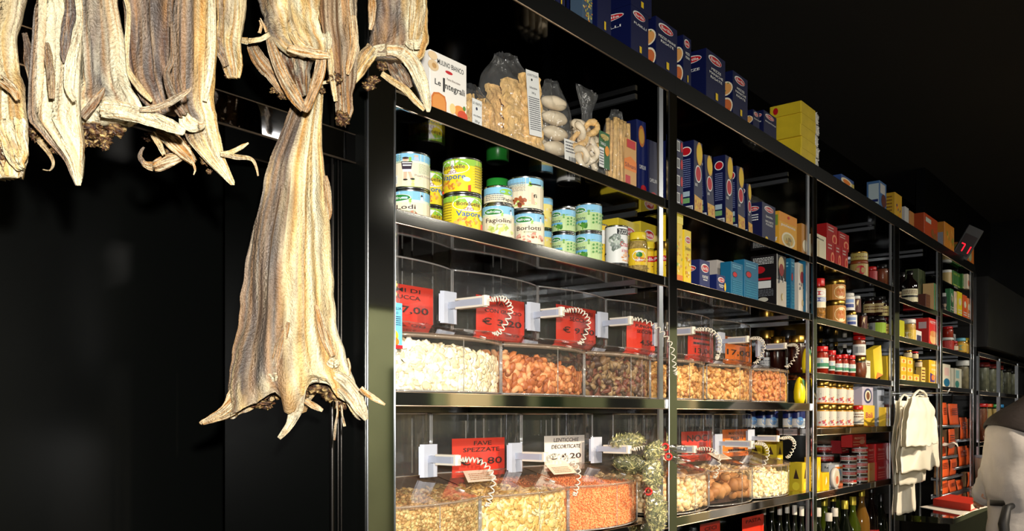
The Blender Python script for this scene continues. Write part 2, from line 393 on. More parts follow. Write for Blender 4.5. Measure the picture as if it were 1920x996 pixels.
def sst(a, b, x):
    x = max(0, min(1, (x-a)/(b-a))); return x*x*(3-2*x)
def crom(pts, t):
    n = len(pts)-1; x = t*n; i = min(int(x), n-1); f = x-i
    p = [pts[max(i-1, 0)], pts[i], pts[i+1], pts[min(i+2, n)]]
    return [.5*(2*b + (c-a)*f + (2*a-5*b+4*c-d)*f*f + (-a+3*b-3*c+d)*f**3) for a, b, c, d in zip(*p)]
def fpiece(mb, pts, d, thick=.42, grey=None, base=CREAM, seed=0, fold=.010, horiz=False, nu=56, nv=None, org=V(0, 0, 0), dd=0, rough=.04, dark=.35, fan=0, maxth=.03, endfn=None):
    """pts: (px, py, half width px[, extra depth]) rows of one lofted, folded piece of dried skin."""
    pts = [tuple(p)+((0,) if len(p) == 3 else ()) for p in pts]
    nv = nv or max(10, 7*len(pts)); vs = []; cs = []
    for j in range(nv):
        t = j/(nv-1); x, y, hw, ex = crom(pts, t)
        x2, y2, _, _ = crom(pts, min(1, t+.01)); x1, y1, _, _ = crom(pts, max(0, t-.01))
        if horiz: ax, ay = 1, 0
        else:
            l = math.hypot(x2-x1, y2-y1) or 1; ax, ay = -(y2-y1)/l, (x2-x1)/l
            if ax < 0: ax, ay = -ax, -ay
        hw = max(hw, .6); dist = d+dd+ex; k = dist/F
        hwm = hw*k*(1+rough*2*noise.noise(V(t*9, seed, 3)))
        endt = min(1, min(t, 1-t)*nv/2.5+.25)
        th = min(hwm*thick, maxth)
        for i in range(nu):
            ph = 2*pi*i/nu; s = cos(ph); q = sin(ph)
            sc = 1 + rough*noise.noise(V(t*23, seed, s*2))
            X = s*hwm*sc; fr = V(s*6+seed*3.1, t*2.6+seed, seed)
            r1 = noise.noise(fr); r2 = noise.noise(V(s*15, t*3.5, seed+9))
            rid = (1-abs(r1)*2.6)
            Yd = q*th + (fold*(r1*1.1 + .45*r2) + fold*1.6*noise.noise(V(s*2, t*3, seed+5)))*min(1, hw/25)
            c = campt(x+0, y, dist) + RT*(X*ax) - UP*(X*ay) - FW*Yd
            if endfn: c -= UP*(endfn(s)*k*sst(.80, 1, t))
            vs.append(c-org)
            # skin colour: noise streaks, browner where the folds sink in
            st = noise.noise(V(s*8+seed, t*1.8, seed+2)); st2 = noise.noise(V(s*26, t*7+seed, seed+4))
            col = base.lerp(PALE, max(0, min(1, .5+st*2.2))).lerp(TAN, max(0, min(.8, -.12-st*1.6+st2*.5)))
            if grey:
                g = grey(s, t); g = max(0, min(1, g*1.15 + (st+st2)*.7*(g > .02)))
                col = col.lerp(GREY.lerp(DGREY, max(0, min(1, .3+st2*1.8))).lerp(TAN, max(0, min(.5, st*1.2))), g*.92)
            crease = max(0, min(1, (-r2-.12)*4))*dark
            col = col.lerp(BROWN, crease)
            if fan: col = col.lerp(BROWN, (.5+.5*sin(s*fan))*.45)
            cs.append(col)
    fs = []
    for j in range(nv-1):
        for i in range(nu):
            a = j*nu+i; b = j*nu+(i+1) % nu; fs.append((a, b, b+nu, a+nu))
    fs += [tuple(range(nu))[::-1]] + ([] if endfn else [tuple(range((nv-1)*nu, nv*nu))])
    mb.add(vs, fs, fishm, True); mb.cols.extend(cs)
class FB(MB):
    """collects pieces; every piece added becomes a part of its own"""
    def __init__(s): super().__init__(); s.cols = []; s.st = []
    def add(s, vs, fs, mat, smooth=False):
        s.st.append((len(s.v), len(s.f))); return super().add(vs, fs, mat, smooth)
    def build(s, name, parent=None, **k):
        if len(s.st) > 1:
            for i, (v0, f0) in enumerate(s.st):
                v1, f1 = s.st[i+1] if i+1 < len(s.st) else (len(s.v), len(s.f))
                q = FB(); q.add(s.v[v0:v1], [tuple(a-v0 for a in f) for f in s.f[f0:f1]], s.mats[s.mi[f0]], True); q.cols = s.cols[v0:v1]
                q.build(name, parent, **k)
            return
        o = super().build(name, parent, **k)
        at = o.data.color_attributes.new('tone', 'FLOAT_COLOR', 'POINT')
        at.data.foreach_set('color', [x for c in s.cols for x in (c.x, c.y, c.z, 1)])
        return o
def pl(tab, x):
    for (a, b), (c, d) in zip(tab, tab[1:]):
        if x <= c: return b+(d-b)*sst(a, c, x)
    return tab[-1][1]
def rows(l):   # (y, xl, xr[, depth]) -> centre rows
    return [((a[1]+a[2])/2, a[0], (a[2]-a[1])/2) + tuple(a[3:]) for a in l]
def gore(name, parent, org, chunks, d, seed=0):
    mb = FB(); rnd = random.Random(seed)
    for px, py, rx, ry in chunks:
        c = campt(px, py, d+rnd.uniform(-.01, .02)); k = d/F; ns = 22; nr = 16; vs = []; cs = []
        for j in range(nr+1):
            thh = pi*j/nr
            for i in range(ns):
                a = 2*pi*i/ns; dv = V(sin(thh)*cos(a), sin(thh)*sin(a), cos(thh))
                q = 1+.75*noise.noise(dv*2.2+V(seed+px, py, 0))+.5*noise.noise(dv*5+V(seed+px, py, 5))
                vs.append(c + (RT*dv.x*rx*k + UP*dv.z*ry*k + FW*dv.y*min(rx, ry)*k)*q - org)
                n = noise.noise(dv*4+V(px, 0, seed))
                cs.append(BROWN.lerp(DARK, max(0, min(1, .35-n*2))).lerp(CREAM, max(0, min(1, n*2.6-.3))))
        fs = [(j*ns+i, (j+1)*ns+i, (j+1)*ns+(i+1) % ns, j*ns+(i+1) % ns) for j in range(nr) for i in range(ns)]
        mb.add(vs, fs, fishm, True); mb.cols.extend(cs)
    return mb.build(name, parent)
def string(parent, org, px, py, d):
    a = campt(px, py, d)-org; top = V(a.x, 1.08-org.y, 2.78+.0145-org.z)
    MB().tube([a, V(a.x, a.y*.5+top.y*.5-.02, (a.z+top.z)/2), *[V(top.x, top.y+.0172*cos(q), top.z-.0145+.0172*sin(q)) for q in [pi+2*pi*j/14 for j in range(14, -1, -1)]]], .0022, P(196, 178, 140, .8), 6).build('hanging_string', parent)
def fish(label, px, d, py=-330):
    o = campt(px, py, d); return thing('dried_stockfish', label, 'dried fish', o), o
grL = lambda lo, hi, k=1: (lambda s, t: k*(1-sst(lo, hi, s)))       # grey on the left side
# --- fish 1 (left edge of the picture)
t, o = fish('pale yellowish dried stockfish at the far left end of the row', -20, 1.020)
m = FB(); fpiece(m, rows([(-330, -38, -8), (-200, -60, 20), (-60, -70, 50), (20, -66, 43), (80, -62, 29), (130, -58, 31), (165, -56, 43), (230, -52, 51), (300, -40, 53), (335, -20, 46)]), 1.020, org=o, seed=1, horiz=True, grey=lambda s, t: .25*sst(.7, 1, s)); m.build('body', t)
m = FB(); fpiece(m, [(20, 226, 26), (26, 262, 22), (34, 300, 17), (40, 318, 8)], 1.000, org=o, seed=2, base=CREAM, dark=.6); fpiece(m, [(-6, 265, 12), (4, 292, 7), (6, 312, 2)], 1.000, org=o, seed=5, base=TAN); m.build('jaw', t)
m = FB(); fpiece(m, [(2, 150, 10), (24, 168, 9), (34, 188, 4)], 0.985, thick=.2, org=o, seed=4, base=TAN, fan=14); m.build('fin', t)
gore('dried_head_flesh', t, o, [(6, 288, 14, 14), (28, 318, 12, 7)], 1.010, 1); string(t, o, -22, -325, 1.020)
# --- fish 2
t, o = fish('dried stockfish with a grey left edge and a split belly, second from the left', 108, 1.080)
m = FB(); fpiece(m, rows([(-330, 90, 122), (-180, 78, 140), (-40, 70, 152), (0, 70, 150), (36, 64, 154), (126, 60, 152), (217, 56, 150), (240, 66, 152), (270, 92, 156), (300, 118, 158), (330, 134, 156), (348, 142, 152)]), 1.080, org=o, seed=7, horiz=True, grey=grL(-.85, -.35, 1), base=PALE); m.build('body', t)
m = FB(); fpiece(m, [(128, -30, 7), (130, 20, 10), (126, 60, 11), (122, 96, 8), (121, 118, 3)], 1.055, thick=.4, org=o, seed=9, base=DGREY, grey=lambda s, t: .9, dark=.9); m.build('belly_slit', t)  # dark strip painted for the shade inside the slit
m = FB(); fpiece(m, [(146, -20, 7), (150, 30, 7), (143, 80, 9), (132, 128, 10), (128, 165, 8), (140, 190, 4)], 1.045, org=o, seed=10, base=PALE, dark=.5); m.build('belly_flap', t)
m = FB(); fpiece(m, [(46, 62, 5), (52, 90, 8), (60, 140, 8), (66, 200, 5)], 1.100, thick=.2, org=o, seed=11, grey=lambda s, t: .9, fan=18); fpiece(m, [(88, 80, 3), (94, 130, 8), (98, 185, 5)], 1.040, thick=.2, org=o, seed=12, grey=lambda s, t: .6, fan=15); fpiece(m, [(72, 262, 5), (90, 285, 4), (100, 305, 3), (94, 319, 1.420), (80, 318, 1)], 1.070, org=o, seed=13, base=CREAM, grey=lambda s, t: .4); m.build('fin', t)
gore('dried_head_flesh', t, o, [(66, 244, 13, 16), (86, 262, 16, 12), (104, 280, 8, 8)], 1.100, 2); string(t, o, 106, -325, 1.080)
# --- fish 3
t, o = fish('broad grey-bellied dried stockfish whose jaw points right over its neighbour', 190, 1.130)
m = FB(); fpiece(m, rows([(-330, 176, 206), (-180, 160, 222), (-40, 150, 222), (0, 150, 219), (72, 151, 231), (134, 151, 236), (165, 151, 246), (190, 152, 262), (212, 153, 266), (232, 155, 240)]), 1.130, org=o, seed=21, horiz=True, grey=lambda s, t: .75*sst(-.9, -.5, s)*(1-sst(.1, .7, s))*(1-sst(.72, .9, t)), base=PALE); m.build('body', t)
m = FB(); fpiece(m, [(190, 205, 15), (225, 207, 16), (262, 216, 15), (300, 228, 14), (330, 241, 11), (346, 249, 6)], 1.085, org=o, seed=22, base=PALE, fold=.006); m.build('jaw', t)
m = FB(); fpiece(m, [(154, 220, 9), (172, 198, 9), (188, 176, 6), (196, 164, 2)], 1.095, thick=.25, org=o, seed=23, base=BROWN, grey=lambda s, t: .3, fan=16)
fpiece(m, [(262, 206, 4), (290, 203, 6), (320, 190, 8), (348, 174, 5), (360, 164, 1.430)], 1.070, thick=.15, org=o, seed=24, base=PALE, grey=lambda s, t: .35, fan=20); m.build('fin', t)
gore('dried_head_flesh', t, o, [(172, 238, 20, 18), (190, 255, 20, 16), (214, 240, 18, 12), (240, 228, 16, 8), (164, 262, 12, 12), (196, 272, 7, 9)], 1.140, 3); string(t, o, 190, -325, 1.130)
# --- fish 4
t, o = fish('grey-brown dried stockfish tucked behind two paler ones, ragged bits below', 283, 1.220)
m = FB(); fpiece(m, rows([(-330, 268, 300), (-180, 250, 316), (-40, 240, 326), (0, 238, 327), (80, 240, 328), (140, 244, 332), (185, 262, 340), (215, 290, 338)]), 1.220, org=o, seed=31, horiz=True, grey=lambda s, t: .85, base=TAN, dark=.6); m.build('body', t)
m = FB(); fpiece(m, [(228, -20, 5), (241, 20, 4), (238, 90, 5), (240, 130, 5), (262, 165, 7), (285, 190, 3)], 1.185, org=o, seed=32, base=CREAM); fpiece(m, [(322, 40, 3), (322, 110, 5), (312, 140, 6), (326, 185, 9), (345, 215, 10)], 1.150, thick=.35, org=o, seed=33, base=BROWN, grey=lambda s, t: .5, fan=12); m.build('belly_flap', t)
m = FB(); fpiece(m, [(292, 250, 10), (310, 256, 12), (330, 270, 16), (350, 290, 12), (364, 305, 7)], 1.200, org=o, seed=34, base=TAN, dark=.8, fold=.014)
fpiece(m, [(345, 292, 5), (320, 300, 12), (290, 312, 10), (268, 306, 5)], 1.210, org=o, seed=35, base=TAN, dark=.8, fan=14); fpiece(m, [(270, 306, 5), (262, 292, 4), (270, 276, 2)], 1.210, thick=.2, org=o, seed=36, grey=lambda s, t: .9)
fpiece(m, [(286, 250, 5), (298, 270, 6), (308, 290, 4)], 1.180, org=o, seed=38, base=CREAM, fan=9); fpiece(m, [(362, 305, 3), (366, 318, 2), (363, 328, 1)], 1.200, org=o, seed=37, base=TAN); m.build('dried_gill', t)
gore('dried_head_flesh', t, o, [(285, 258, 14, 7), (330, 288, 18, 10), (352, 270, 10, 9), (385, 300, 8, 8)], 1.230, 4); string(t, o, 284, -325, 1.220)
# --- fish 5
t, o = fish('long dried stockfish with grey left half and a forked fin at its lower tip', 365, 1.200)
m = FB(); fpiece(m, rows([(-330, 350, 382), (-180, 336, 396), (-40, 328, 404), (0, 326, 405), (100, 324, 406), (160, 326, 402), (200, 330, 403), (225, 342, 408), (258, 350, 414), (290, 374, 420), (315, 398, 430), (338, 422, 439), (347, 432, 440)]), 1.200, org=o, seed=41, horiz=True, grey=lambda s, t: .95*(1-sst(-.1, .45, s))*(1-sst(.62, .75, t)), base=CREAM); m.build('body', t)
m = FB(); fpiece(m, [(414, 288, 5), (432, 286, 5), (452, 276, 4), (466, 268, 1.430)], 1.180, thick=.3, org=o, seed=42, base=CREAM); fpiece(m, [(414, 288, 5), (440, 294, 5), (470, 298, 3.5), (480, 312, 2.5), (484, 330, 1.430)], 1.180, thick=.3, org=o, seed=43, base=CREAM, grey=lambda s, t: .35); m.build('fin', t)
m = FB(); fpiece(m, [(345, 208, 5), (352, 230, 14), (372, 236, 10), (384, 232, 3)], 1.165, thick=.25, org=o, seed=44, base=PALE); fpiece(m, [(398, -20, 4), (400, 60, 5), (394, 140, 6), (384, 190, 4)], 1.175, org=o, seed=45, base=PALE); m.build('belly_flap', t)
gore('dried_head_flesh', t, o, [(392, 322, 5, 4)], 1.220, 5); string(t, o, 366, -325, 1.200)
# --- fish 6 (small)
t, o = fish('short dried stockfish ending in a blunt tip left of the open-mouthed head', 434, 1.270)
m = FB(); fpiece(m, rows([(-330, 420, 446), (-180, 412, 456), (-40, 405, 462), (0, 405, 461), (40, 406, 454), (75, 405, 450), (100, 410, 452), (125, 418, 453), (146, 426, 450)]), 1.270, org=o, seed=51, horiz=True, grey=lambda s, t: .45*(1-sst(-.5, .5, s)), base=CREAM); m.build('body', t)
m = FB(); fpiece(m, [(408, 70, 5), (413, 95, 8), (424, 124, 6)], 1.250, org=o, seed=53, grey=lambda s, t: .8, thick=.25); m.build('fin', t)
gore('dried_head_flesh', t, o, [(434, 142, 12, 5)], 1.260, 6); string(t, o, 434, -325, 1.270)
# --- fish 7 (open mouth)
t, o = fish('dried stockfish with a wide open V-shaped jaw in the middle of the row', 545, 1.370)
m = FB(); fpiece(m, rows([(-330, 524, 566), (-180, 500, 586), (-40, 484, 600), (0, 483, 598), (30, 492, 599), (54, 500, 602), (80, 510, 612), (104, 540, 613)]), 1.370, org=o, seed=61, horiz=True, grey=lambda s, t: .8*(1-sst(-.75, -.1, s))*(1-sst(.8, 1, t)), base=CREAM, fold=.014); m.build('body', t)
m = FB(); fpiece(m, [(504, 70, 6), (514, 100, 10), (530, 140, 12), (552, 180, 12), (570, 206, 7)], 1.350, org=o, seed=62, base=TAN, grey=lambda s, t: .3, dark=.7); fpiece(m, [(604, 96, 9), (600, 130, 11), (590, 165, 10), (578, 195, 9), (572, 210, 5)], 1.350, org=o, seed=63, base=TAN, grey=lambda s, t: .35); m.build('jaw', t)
m = FB(); fpiece(m, [(548, 86, 24), (556, 110, 30), (562, 145, 20), (570, 180, 8)], 1.400, thick=.2, org=o, seed=64, base=DARK, grey=lambda s, t: .5, dark=1); m.build('mouth_shade', t)  # dark piece standing in for the shaded hollow of the mouth
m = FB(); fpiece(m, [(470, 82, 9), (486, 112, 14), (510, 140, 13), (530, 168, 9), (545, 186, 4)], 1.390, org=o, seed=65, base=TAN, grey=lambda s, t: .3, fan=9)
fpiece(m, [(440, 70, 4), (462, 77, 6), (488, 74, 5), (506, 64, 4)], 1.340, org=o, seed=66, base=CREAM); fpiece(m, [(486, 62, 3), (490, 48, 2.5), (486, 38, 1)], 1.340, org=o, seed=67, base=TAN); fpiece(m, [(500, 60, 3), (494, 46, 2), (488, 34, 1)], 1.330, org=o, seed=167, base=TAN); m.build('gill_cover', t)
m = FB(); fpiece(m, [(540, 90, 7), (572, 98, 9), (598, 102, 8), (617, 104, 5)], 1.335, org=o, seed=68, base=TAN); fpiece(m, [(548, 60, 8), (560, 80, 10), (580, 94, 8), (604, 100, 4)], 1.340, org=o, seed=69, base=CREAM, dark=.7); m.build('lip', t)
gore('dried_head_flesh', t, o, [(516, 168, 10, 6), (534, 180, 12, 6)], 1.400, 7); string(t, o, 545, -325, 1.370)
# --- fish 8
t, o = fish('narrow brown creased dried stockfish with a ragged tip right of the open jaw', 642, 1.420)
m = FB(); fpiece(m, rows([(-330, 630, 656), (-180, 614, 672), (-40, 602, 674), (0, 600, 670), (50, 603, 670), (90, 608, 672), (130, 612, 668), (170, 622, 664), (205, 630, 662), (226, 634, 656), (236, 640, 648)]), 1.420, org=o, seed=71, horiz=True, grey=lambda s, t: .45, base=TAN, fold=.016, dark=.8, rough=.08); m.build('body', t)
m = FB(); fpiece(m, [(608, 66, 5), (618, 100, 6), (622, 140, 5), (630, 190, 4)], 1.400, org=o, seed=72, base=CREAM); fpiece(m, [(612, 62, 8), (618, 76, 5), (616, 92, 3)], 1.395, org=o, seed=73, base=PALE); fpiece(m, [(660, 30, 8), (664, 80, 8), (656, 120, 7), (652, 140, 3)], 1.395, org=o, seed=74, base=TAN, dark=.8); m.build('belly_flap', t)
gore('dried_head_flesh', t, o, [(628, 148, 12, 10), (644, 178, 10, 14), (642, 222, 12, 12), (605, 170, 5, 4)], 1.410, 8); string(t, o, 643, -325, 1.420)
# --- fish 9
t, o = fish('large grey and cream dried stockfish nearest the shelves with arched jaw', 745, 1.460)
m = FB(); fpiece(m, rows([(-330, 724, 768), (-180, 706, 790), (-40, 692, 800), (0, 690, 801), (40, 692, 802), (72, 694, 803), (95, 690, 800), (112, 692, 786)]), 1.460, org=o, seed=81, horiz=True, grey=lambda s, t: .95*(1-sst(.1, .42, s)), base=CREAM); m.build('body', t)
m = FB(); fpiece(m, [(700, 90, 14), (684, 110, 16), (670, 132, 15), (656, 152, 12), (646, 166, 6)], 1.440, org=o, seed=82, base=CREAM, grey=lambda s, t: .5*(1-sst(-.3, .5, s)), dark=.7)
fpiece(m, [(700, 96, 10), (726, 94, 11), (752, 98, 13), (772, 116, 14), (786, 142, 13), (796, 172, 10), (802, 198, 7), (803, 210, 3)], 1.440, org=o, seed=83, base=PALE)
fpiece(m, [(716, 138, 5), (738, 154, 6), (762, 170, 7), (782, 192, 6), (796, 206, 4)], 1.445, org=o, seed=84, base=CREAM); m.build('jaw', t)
m = FB(); fpiece(m, [(730, 112, 8), (742, 128, 14), (754, 146, 15), (768, 166, 8)], 1.480, thick=.2, org=o, seed=85, base=DARK, grey=lambda s, t: .6, dark=1); m.build('mouth_shade', t)  # dark piece painted for the shade under the arched jaw
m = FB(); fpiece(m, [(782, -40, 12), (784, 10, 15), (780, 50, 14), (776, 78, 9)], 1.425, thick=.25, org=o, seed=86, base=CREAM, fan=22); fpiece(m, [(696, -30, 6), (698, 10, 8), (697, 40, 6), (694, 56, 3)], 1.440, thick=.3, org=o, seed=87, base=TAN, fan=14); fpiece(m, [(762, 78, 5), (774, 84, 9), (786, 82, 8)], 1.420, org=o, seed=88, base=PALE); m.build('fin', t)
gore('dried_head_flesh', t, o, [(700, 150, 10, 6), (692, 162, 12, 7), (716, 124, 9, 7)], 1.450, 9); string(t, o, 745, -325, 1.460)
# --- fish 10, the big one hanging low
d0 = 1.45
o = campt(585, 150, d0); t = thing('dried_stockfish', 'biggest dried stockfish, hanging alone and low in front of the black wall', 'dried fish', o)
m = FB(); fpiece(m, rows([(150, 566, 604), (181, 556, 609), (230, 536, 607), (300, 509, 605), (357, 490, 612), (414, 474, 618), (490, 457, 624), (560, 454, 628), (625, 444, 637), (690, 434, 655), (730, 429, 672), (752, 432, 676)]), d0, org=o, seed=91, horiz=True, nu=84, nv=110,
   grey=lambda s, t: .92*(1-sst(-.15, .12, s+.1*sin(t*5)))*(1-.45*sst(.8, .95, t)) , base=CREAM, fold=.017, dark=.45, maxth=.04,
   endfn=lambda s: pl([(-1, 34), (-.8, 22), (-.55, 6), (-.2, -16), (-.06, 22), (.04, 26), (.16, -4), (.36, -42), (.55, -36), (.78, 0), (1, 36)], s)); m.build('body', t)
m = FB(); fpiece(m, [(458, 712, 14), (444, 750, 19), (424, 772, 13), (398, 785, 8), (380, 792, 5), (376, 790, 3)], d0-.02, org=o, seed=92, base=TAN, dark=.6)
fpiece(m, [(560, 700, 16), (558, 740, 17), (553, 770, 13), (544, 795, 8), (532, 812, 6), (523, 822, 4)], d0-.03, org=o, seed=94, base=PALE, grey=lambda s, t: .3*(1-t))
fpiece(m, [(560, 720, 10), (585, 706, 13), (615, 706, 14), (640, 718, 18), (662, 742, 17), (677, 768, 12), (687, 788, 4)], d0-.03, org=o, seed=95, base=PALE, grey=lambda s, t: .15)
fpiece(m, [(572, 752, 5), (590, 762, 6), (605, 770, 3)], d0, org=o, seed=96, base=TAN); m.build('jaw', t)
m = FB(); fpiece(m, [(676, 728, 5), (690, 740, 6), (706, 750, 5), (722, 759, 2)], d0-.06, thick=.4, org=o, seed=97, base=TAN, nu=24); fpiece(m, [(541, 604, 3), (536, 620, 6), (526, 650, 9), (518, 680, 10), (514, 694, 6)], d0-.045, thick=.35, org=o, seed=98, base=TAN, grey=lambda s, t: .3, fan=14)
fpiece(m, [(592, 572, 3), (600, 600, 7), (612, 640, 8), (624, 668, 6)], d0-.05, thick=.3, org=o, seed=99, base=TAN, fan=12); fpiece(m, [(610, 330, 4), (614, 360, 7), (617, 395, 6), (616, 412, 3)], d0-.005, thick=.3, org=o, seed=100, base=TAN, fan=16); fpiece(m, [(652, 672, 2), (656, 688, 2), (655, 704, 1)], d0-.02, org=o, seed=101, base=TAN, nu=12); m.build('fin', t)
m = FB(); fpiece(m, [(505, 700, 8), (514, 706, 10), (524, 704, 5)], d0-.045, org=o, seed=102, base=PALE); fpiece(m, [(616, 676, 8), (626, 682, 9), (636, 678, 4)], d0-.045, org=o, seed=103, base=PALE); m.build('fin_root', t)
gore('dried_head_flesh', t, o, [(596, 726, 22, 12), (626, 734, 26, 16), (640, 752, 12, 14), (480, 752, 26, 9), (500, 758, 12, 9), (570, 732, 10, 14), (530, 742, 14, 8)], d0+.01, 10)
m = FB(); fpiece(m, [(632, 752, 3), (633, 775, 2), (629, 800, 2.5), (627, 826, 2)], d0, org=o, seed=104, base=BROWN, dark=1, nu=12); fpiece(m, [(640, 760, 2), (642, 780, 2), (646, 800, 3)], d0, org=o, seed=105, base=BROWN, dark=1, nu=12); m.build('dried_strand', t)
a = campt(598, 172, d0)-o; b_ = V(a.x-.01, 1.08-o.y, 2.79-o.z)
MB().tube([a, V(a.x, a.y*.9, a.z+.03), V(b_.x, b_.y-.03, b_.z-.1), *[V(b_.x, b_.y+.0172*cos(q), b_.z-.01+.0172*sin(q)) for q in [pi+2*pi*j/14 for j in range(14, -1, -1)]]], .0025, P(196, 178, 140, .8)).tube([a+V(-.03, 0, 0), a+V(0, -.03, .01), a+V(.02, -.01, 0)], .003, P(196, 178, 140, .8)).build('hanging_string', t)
# ------------------------------------------------------------------ scoop bins
BW = .346; BULGE = .040; YF = 1.297; YT = 1.45; YK = 1.62
def fcurve(u, w, bulge): return -bulge*(1-(2*u/w-1)**2)          # plan curve of a bin front, u from 0 to w
def bin_thing(x0, z, label, w=BW, tower=True, dz=.309, mouth=None):
    t = thing('scoop_bin', label, 'food bin', (x0+.002, YF, H+z)); w = w-.004; yt = YT-YF; yk = YK-YF
    hf = .118; hl = .160
    n = 17; us = [w*i/(n-1) for i in range(n)]
    body = MB()
    body.grid(lambda a, b: V(a*w, fcurve(a*w, w, BULGE), b*hf), n, 2, acryl)
    body.add([(0, 0, 0), (0, yk, 0), (0, yk, hl), (0, yt, hl), (0, 0, hf)], [(0, 1, 2, 3, 4)], acryl)
    body.add([(w, 0, 0), (w, yk, 0), (w, yk, hl), (w, yt, hl), (w, 0, hf)], [(0, 1, 2, 3, 4)], acryl)
    body.add([(u, fcurve(u, w, BULGE), .001) for u in us]+[(w, yk, .001), (0, yk, .001)], [tuple(range(n+2))], acryl)
    body.build('bin_body', t)
    rim = MB()      # thick polished edges, their brightness mixed into the material
    rim.tube([(u, fcurve(u, w, BULGE), hf) for u in us], .0022, acryl2, 5); rim.tube([(u, fcurve(u, w, BULGE), .003) for u in us], .0022, acryl2, 5)
    rim.build('front_rim', t)
    for u in (.0, w): MB().tube([(u, 0, .003), (u, 0, hf)], .0025, acryl2, 5).build('corner_edge', t)
    l = MB(); l.grid(lambda a, b: V(a*w, (fcurve(a*w, w, BULGE)-.006)*(1-b)+(yt+fcurve(a*w, w, .03))*b, hf+.004+(hl-hf)*b), n, 3, lidm)
    l.grid(lambda a, b: V(a*w, fcurve(a*w, w, BULGE)-.007, hf-.006+.011*b), n, 2, lidm)
    lo = l.build('lid', t)
    MB().tube([(w-.03, .02, hf+.012), (w-.03, .035, hf+.016)], .004, white).build('cord_anchor', lo)
    if tower:
        tw = MB()
        tw.grid(lambda a, b: V(a*w, yt+fcurve(a*w, w, .03), hl+b*(dz-hl)), n, 2, acryl)
        tw.grid(lambda a, b: V(a*w, yt+.055+fcurve(a*w, w, .02), hl+b*(dz-.02-hl)), n, 2, acryl)
        for x in (0, w): tw.add([(x, yt, hl), (x, yk, hl), (x, yk, dz), (x, yt, dz)], [(0, 1, 2, 3)], acryl)
        tw.add([(u, yt+fcurve(u, w, .03), dz) for u in us]+[(w, yk, dz), (0, yk, dz)], [tuple(range(n+2))], acryl)
        tw.add([(0, yk, 0), (w, yk, 0), (w, yk, dz), (0, yk, dz)], [(0, 1, 2, 3)], acryl)
        tw.build('tower', t)
        r = MB(); r.tube([(u, yt+fcurve(u, w, .03), dz-.002) for u in us], .0024, acryl2, 5); r.build('tower_rim', t)
        for u in (0, w): MB().tube([(u, yt, hl), (u, yt, dz)], .0028, acryl2, 5).build('corner_edge', t)
        MB().tube([(w*.52, yt+.05, hl), (w*.52, yt+.05, dz-.02)], .002, acryl2, 5).build('divider_edge', t)
        for u_ in (.10, .80, .90): MB().tube([(w*u_, yt+.10, hl), (w*u_, yt+.10, dz-.004)], .0022, acryl2, 5).build('streak_rib', t)  # added rods standing in for bright streaks of reflected light
        MB().tube([(0, yt+.003, hl+.004), (w*.5, yt-.024, hl+.004), (w, yt+.003, hl+.004)], .002, acryl2, 5).build('hinge_edge', t)
    MB().tube([(w*.5, fcurve(w*.5, w, BULGE)+.001, .004), (w*.5, fcurve(w*.5, w, BULGE)+.001, hf)], .0012, acryl2, 5).build('divider_edge', t)
    return t
acryl2 = clear('polished_acrylic_edge', (.88, .87, .84), .08, 1.5, .22, haze=.28, hcol=(.9, .88, .84))  # pale diffuse share put in for the glints along the edges
scoopm = pm('grey_scoop_plastic', (176, 182, 196), .35); ivory = pm('ivory_plastic', (232, 224, 206), .4)
def coil(path, r=.0058, turns=20, wr=.0017):
    pts = []; n = turns*9
    P0 = [Vector(p) for p in path]
    for i in range(n+1):
        t = i/n; c = V(*crom([tuple(p) for p in P0], t)); c2 = V(*crom([tuple(p) for p in P0], min(1, t+.01))); c1 = V(*crom([tuple(p) for p in P0], max(0, t-.01)))
        tg = (c2-c1).normalized(); a = tg.cross(V(.3, .2, 1)).normalized(); b = tg.cross(a); q = 2*pi*turns*t
        k = min(1, 6*t, 6*(1-t)+.1)
        pts.append(c+(a*cos(q)+b*sin(q))*r*k)
    return pts
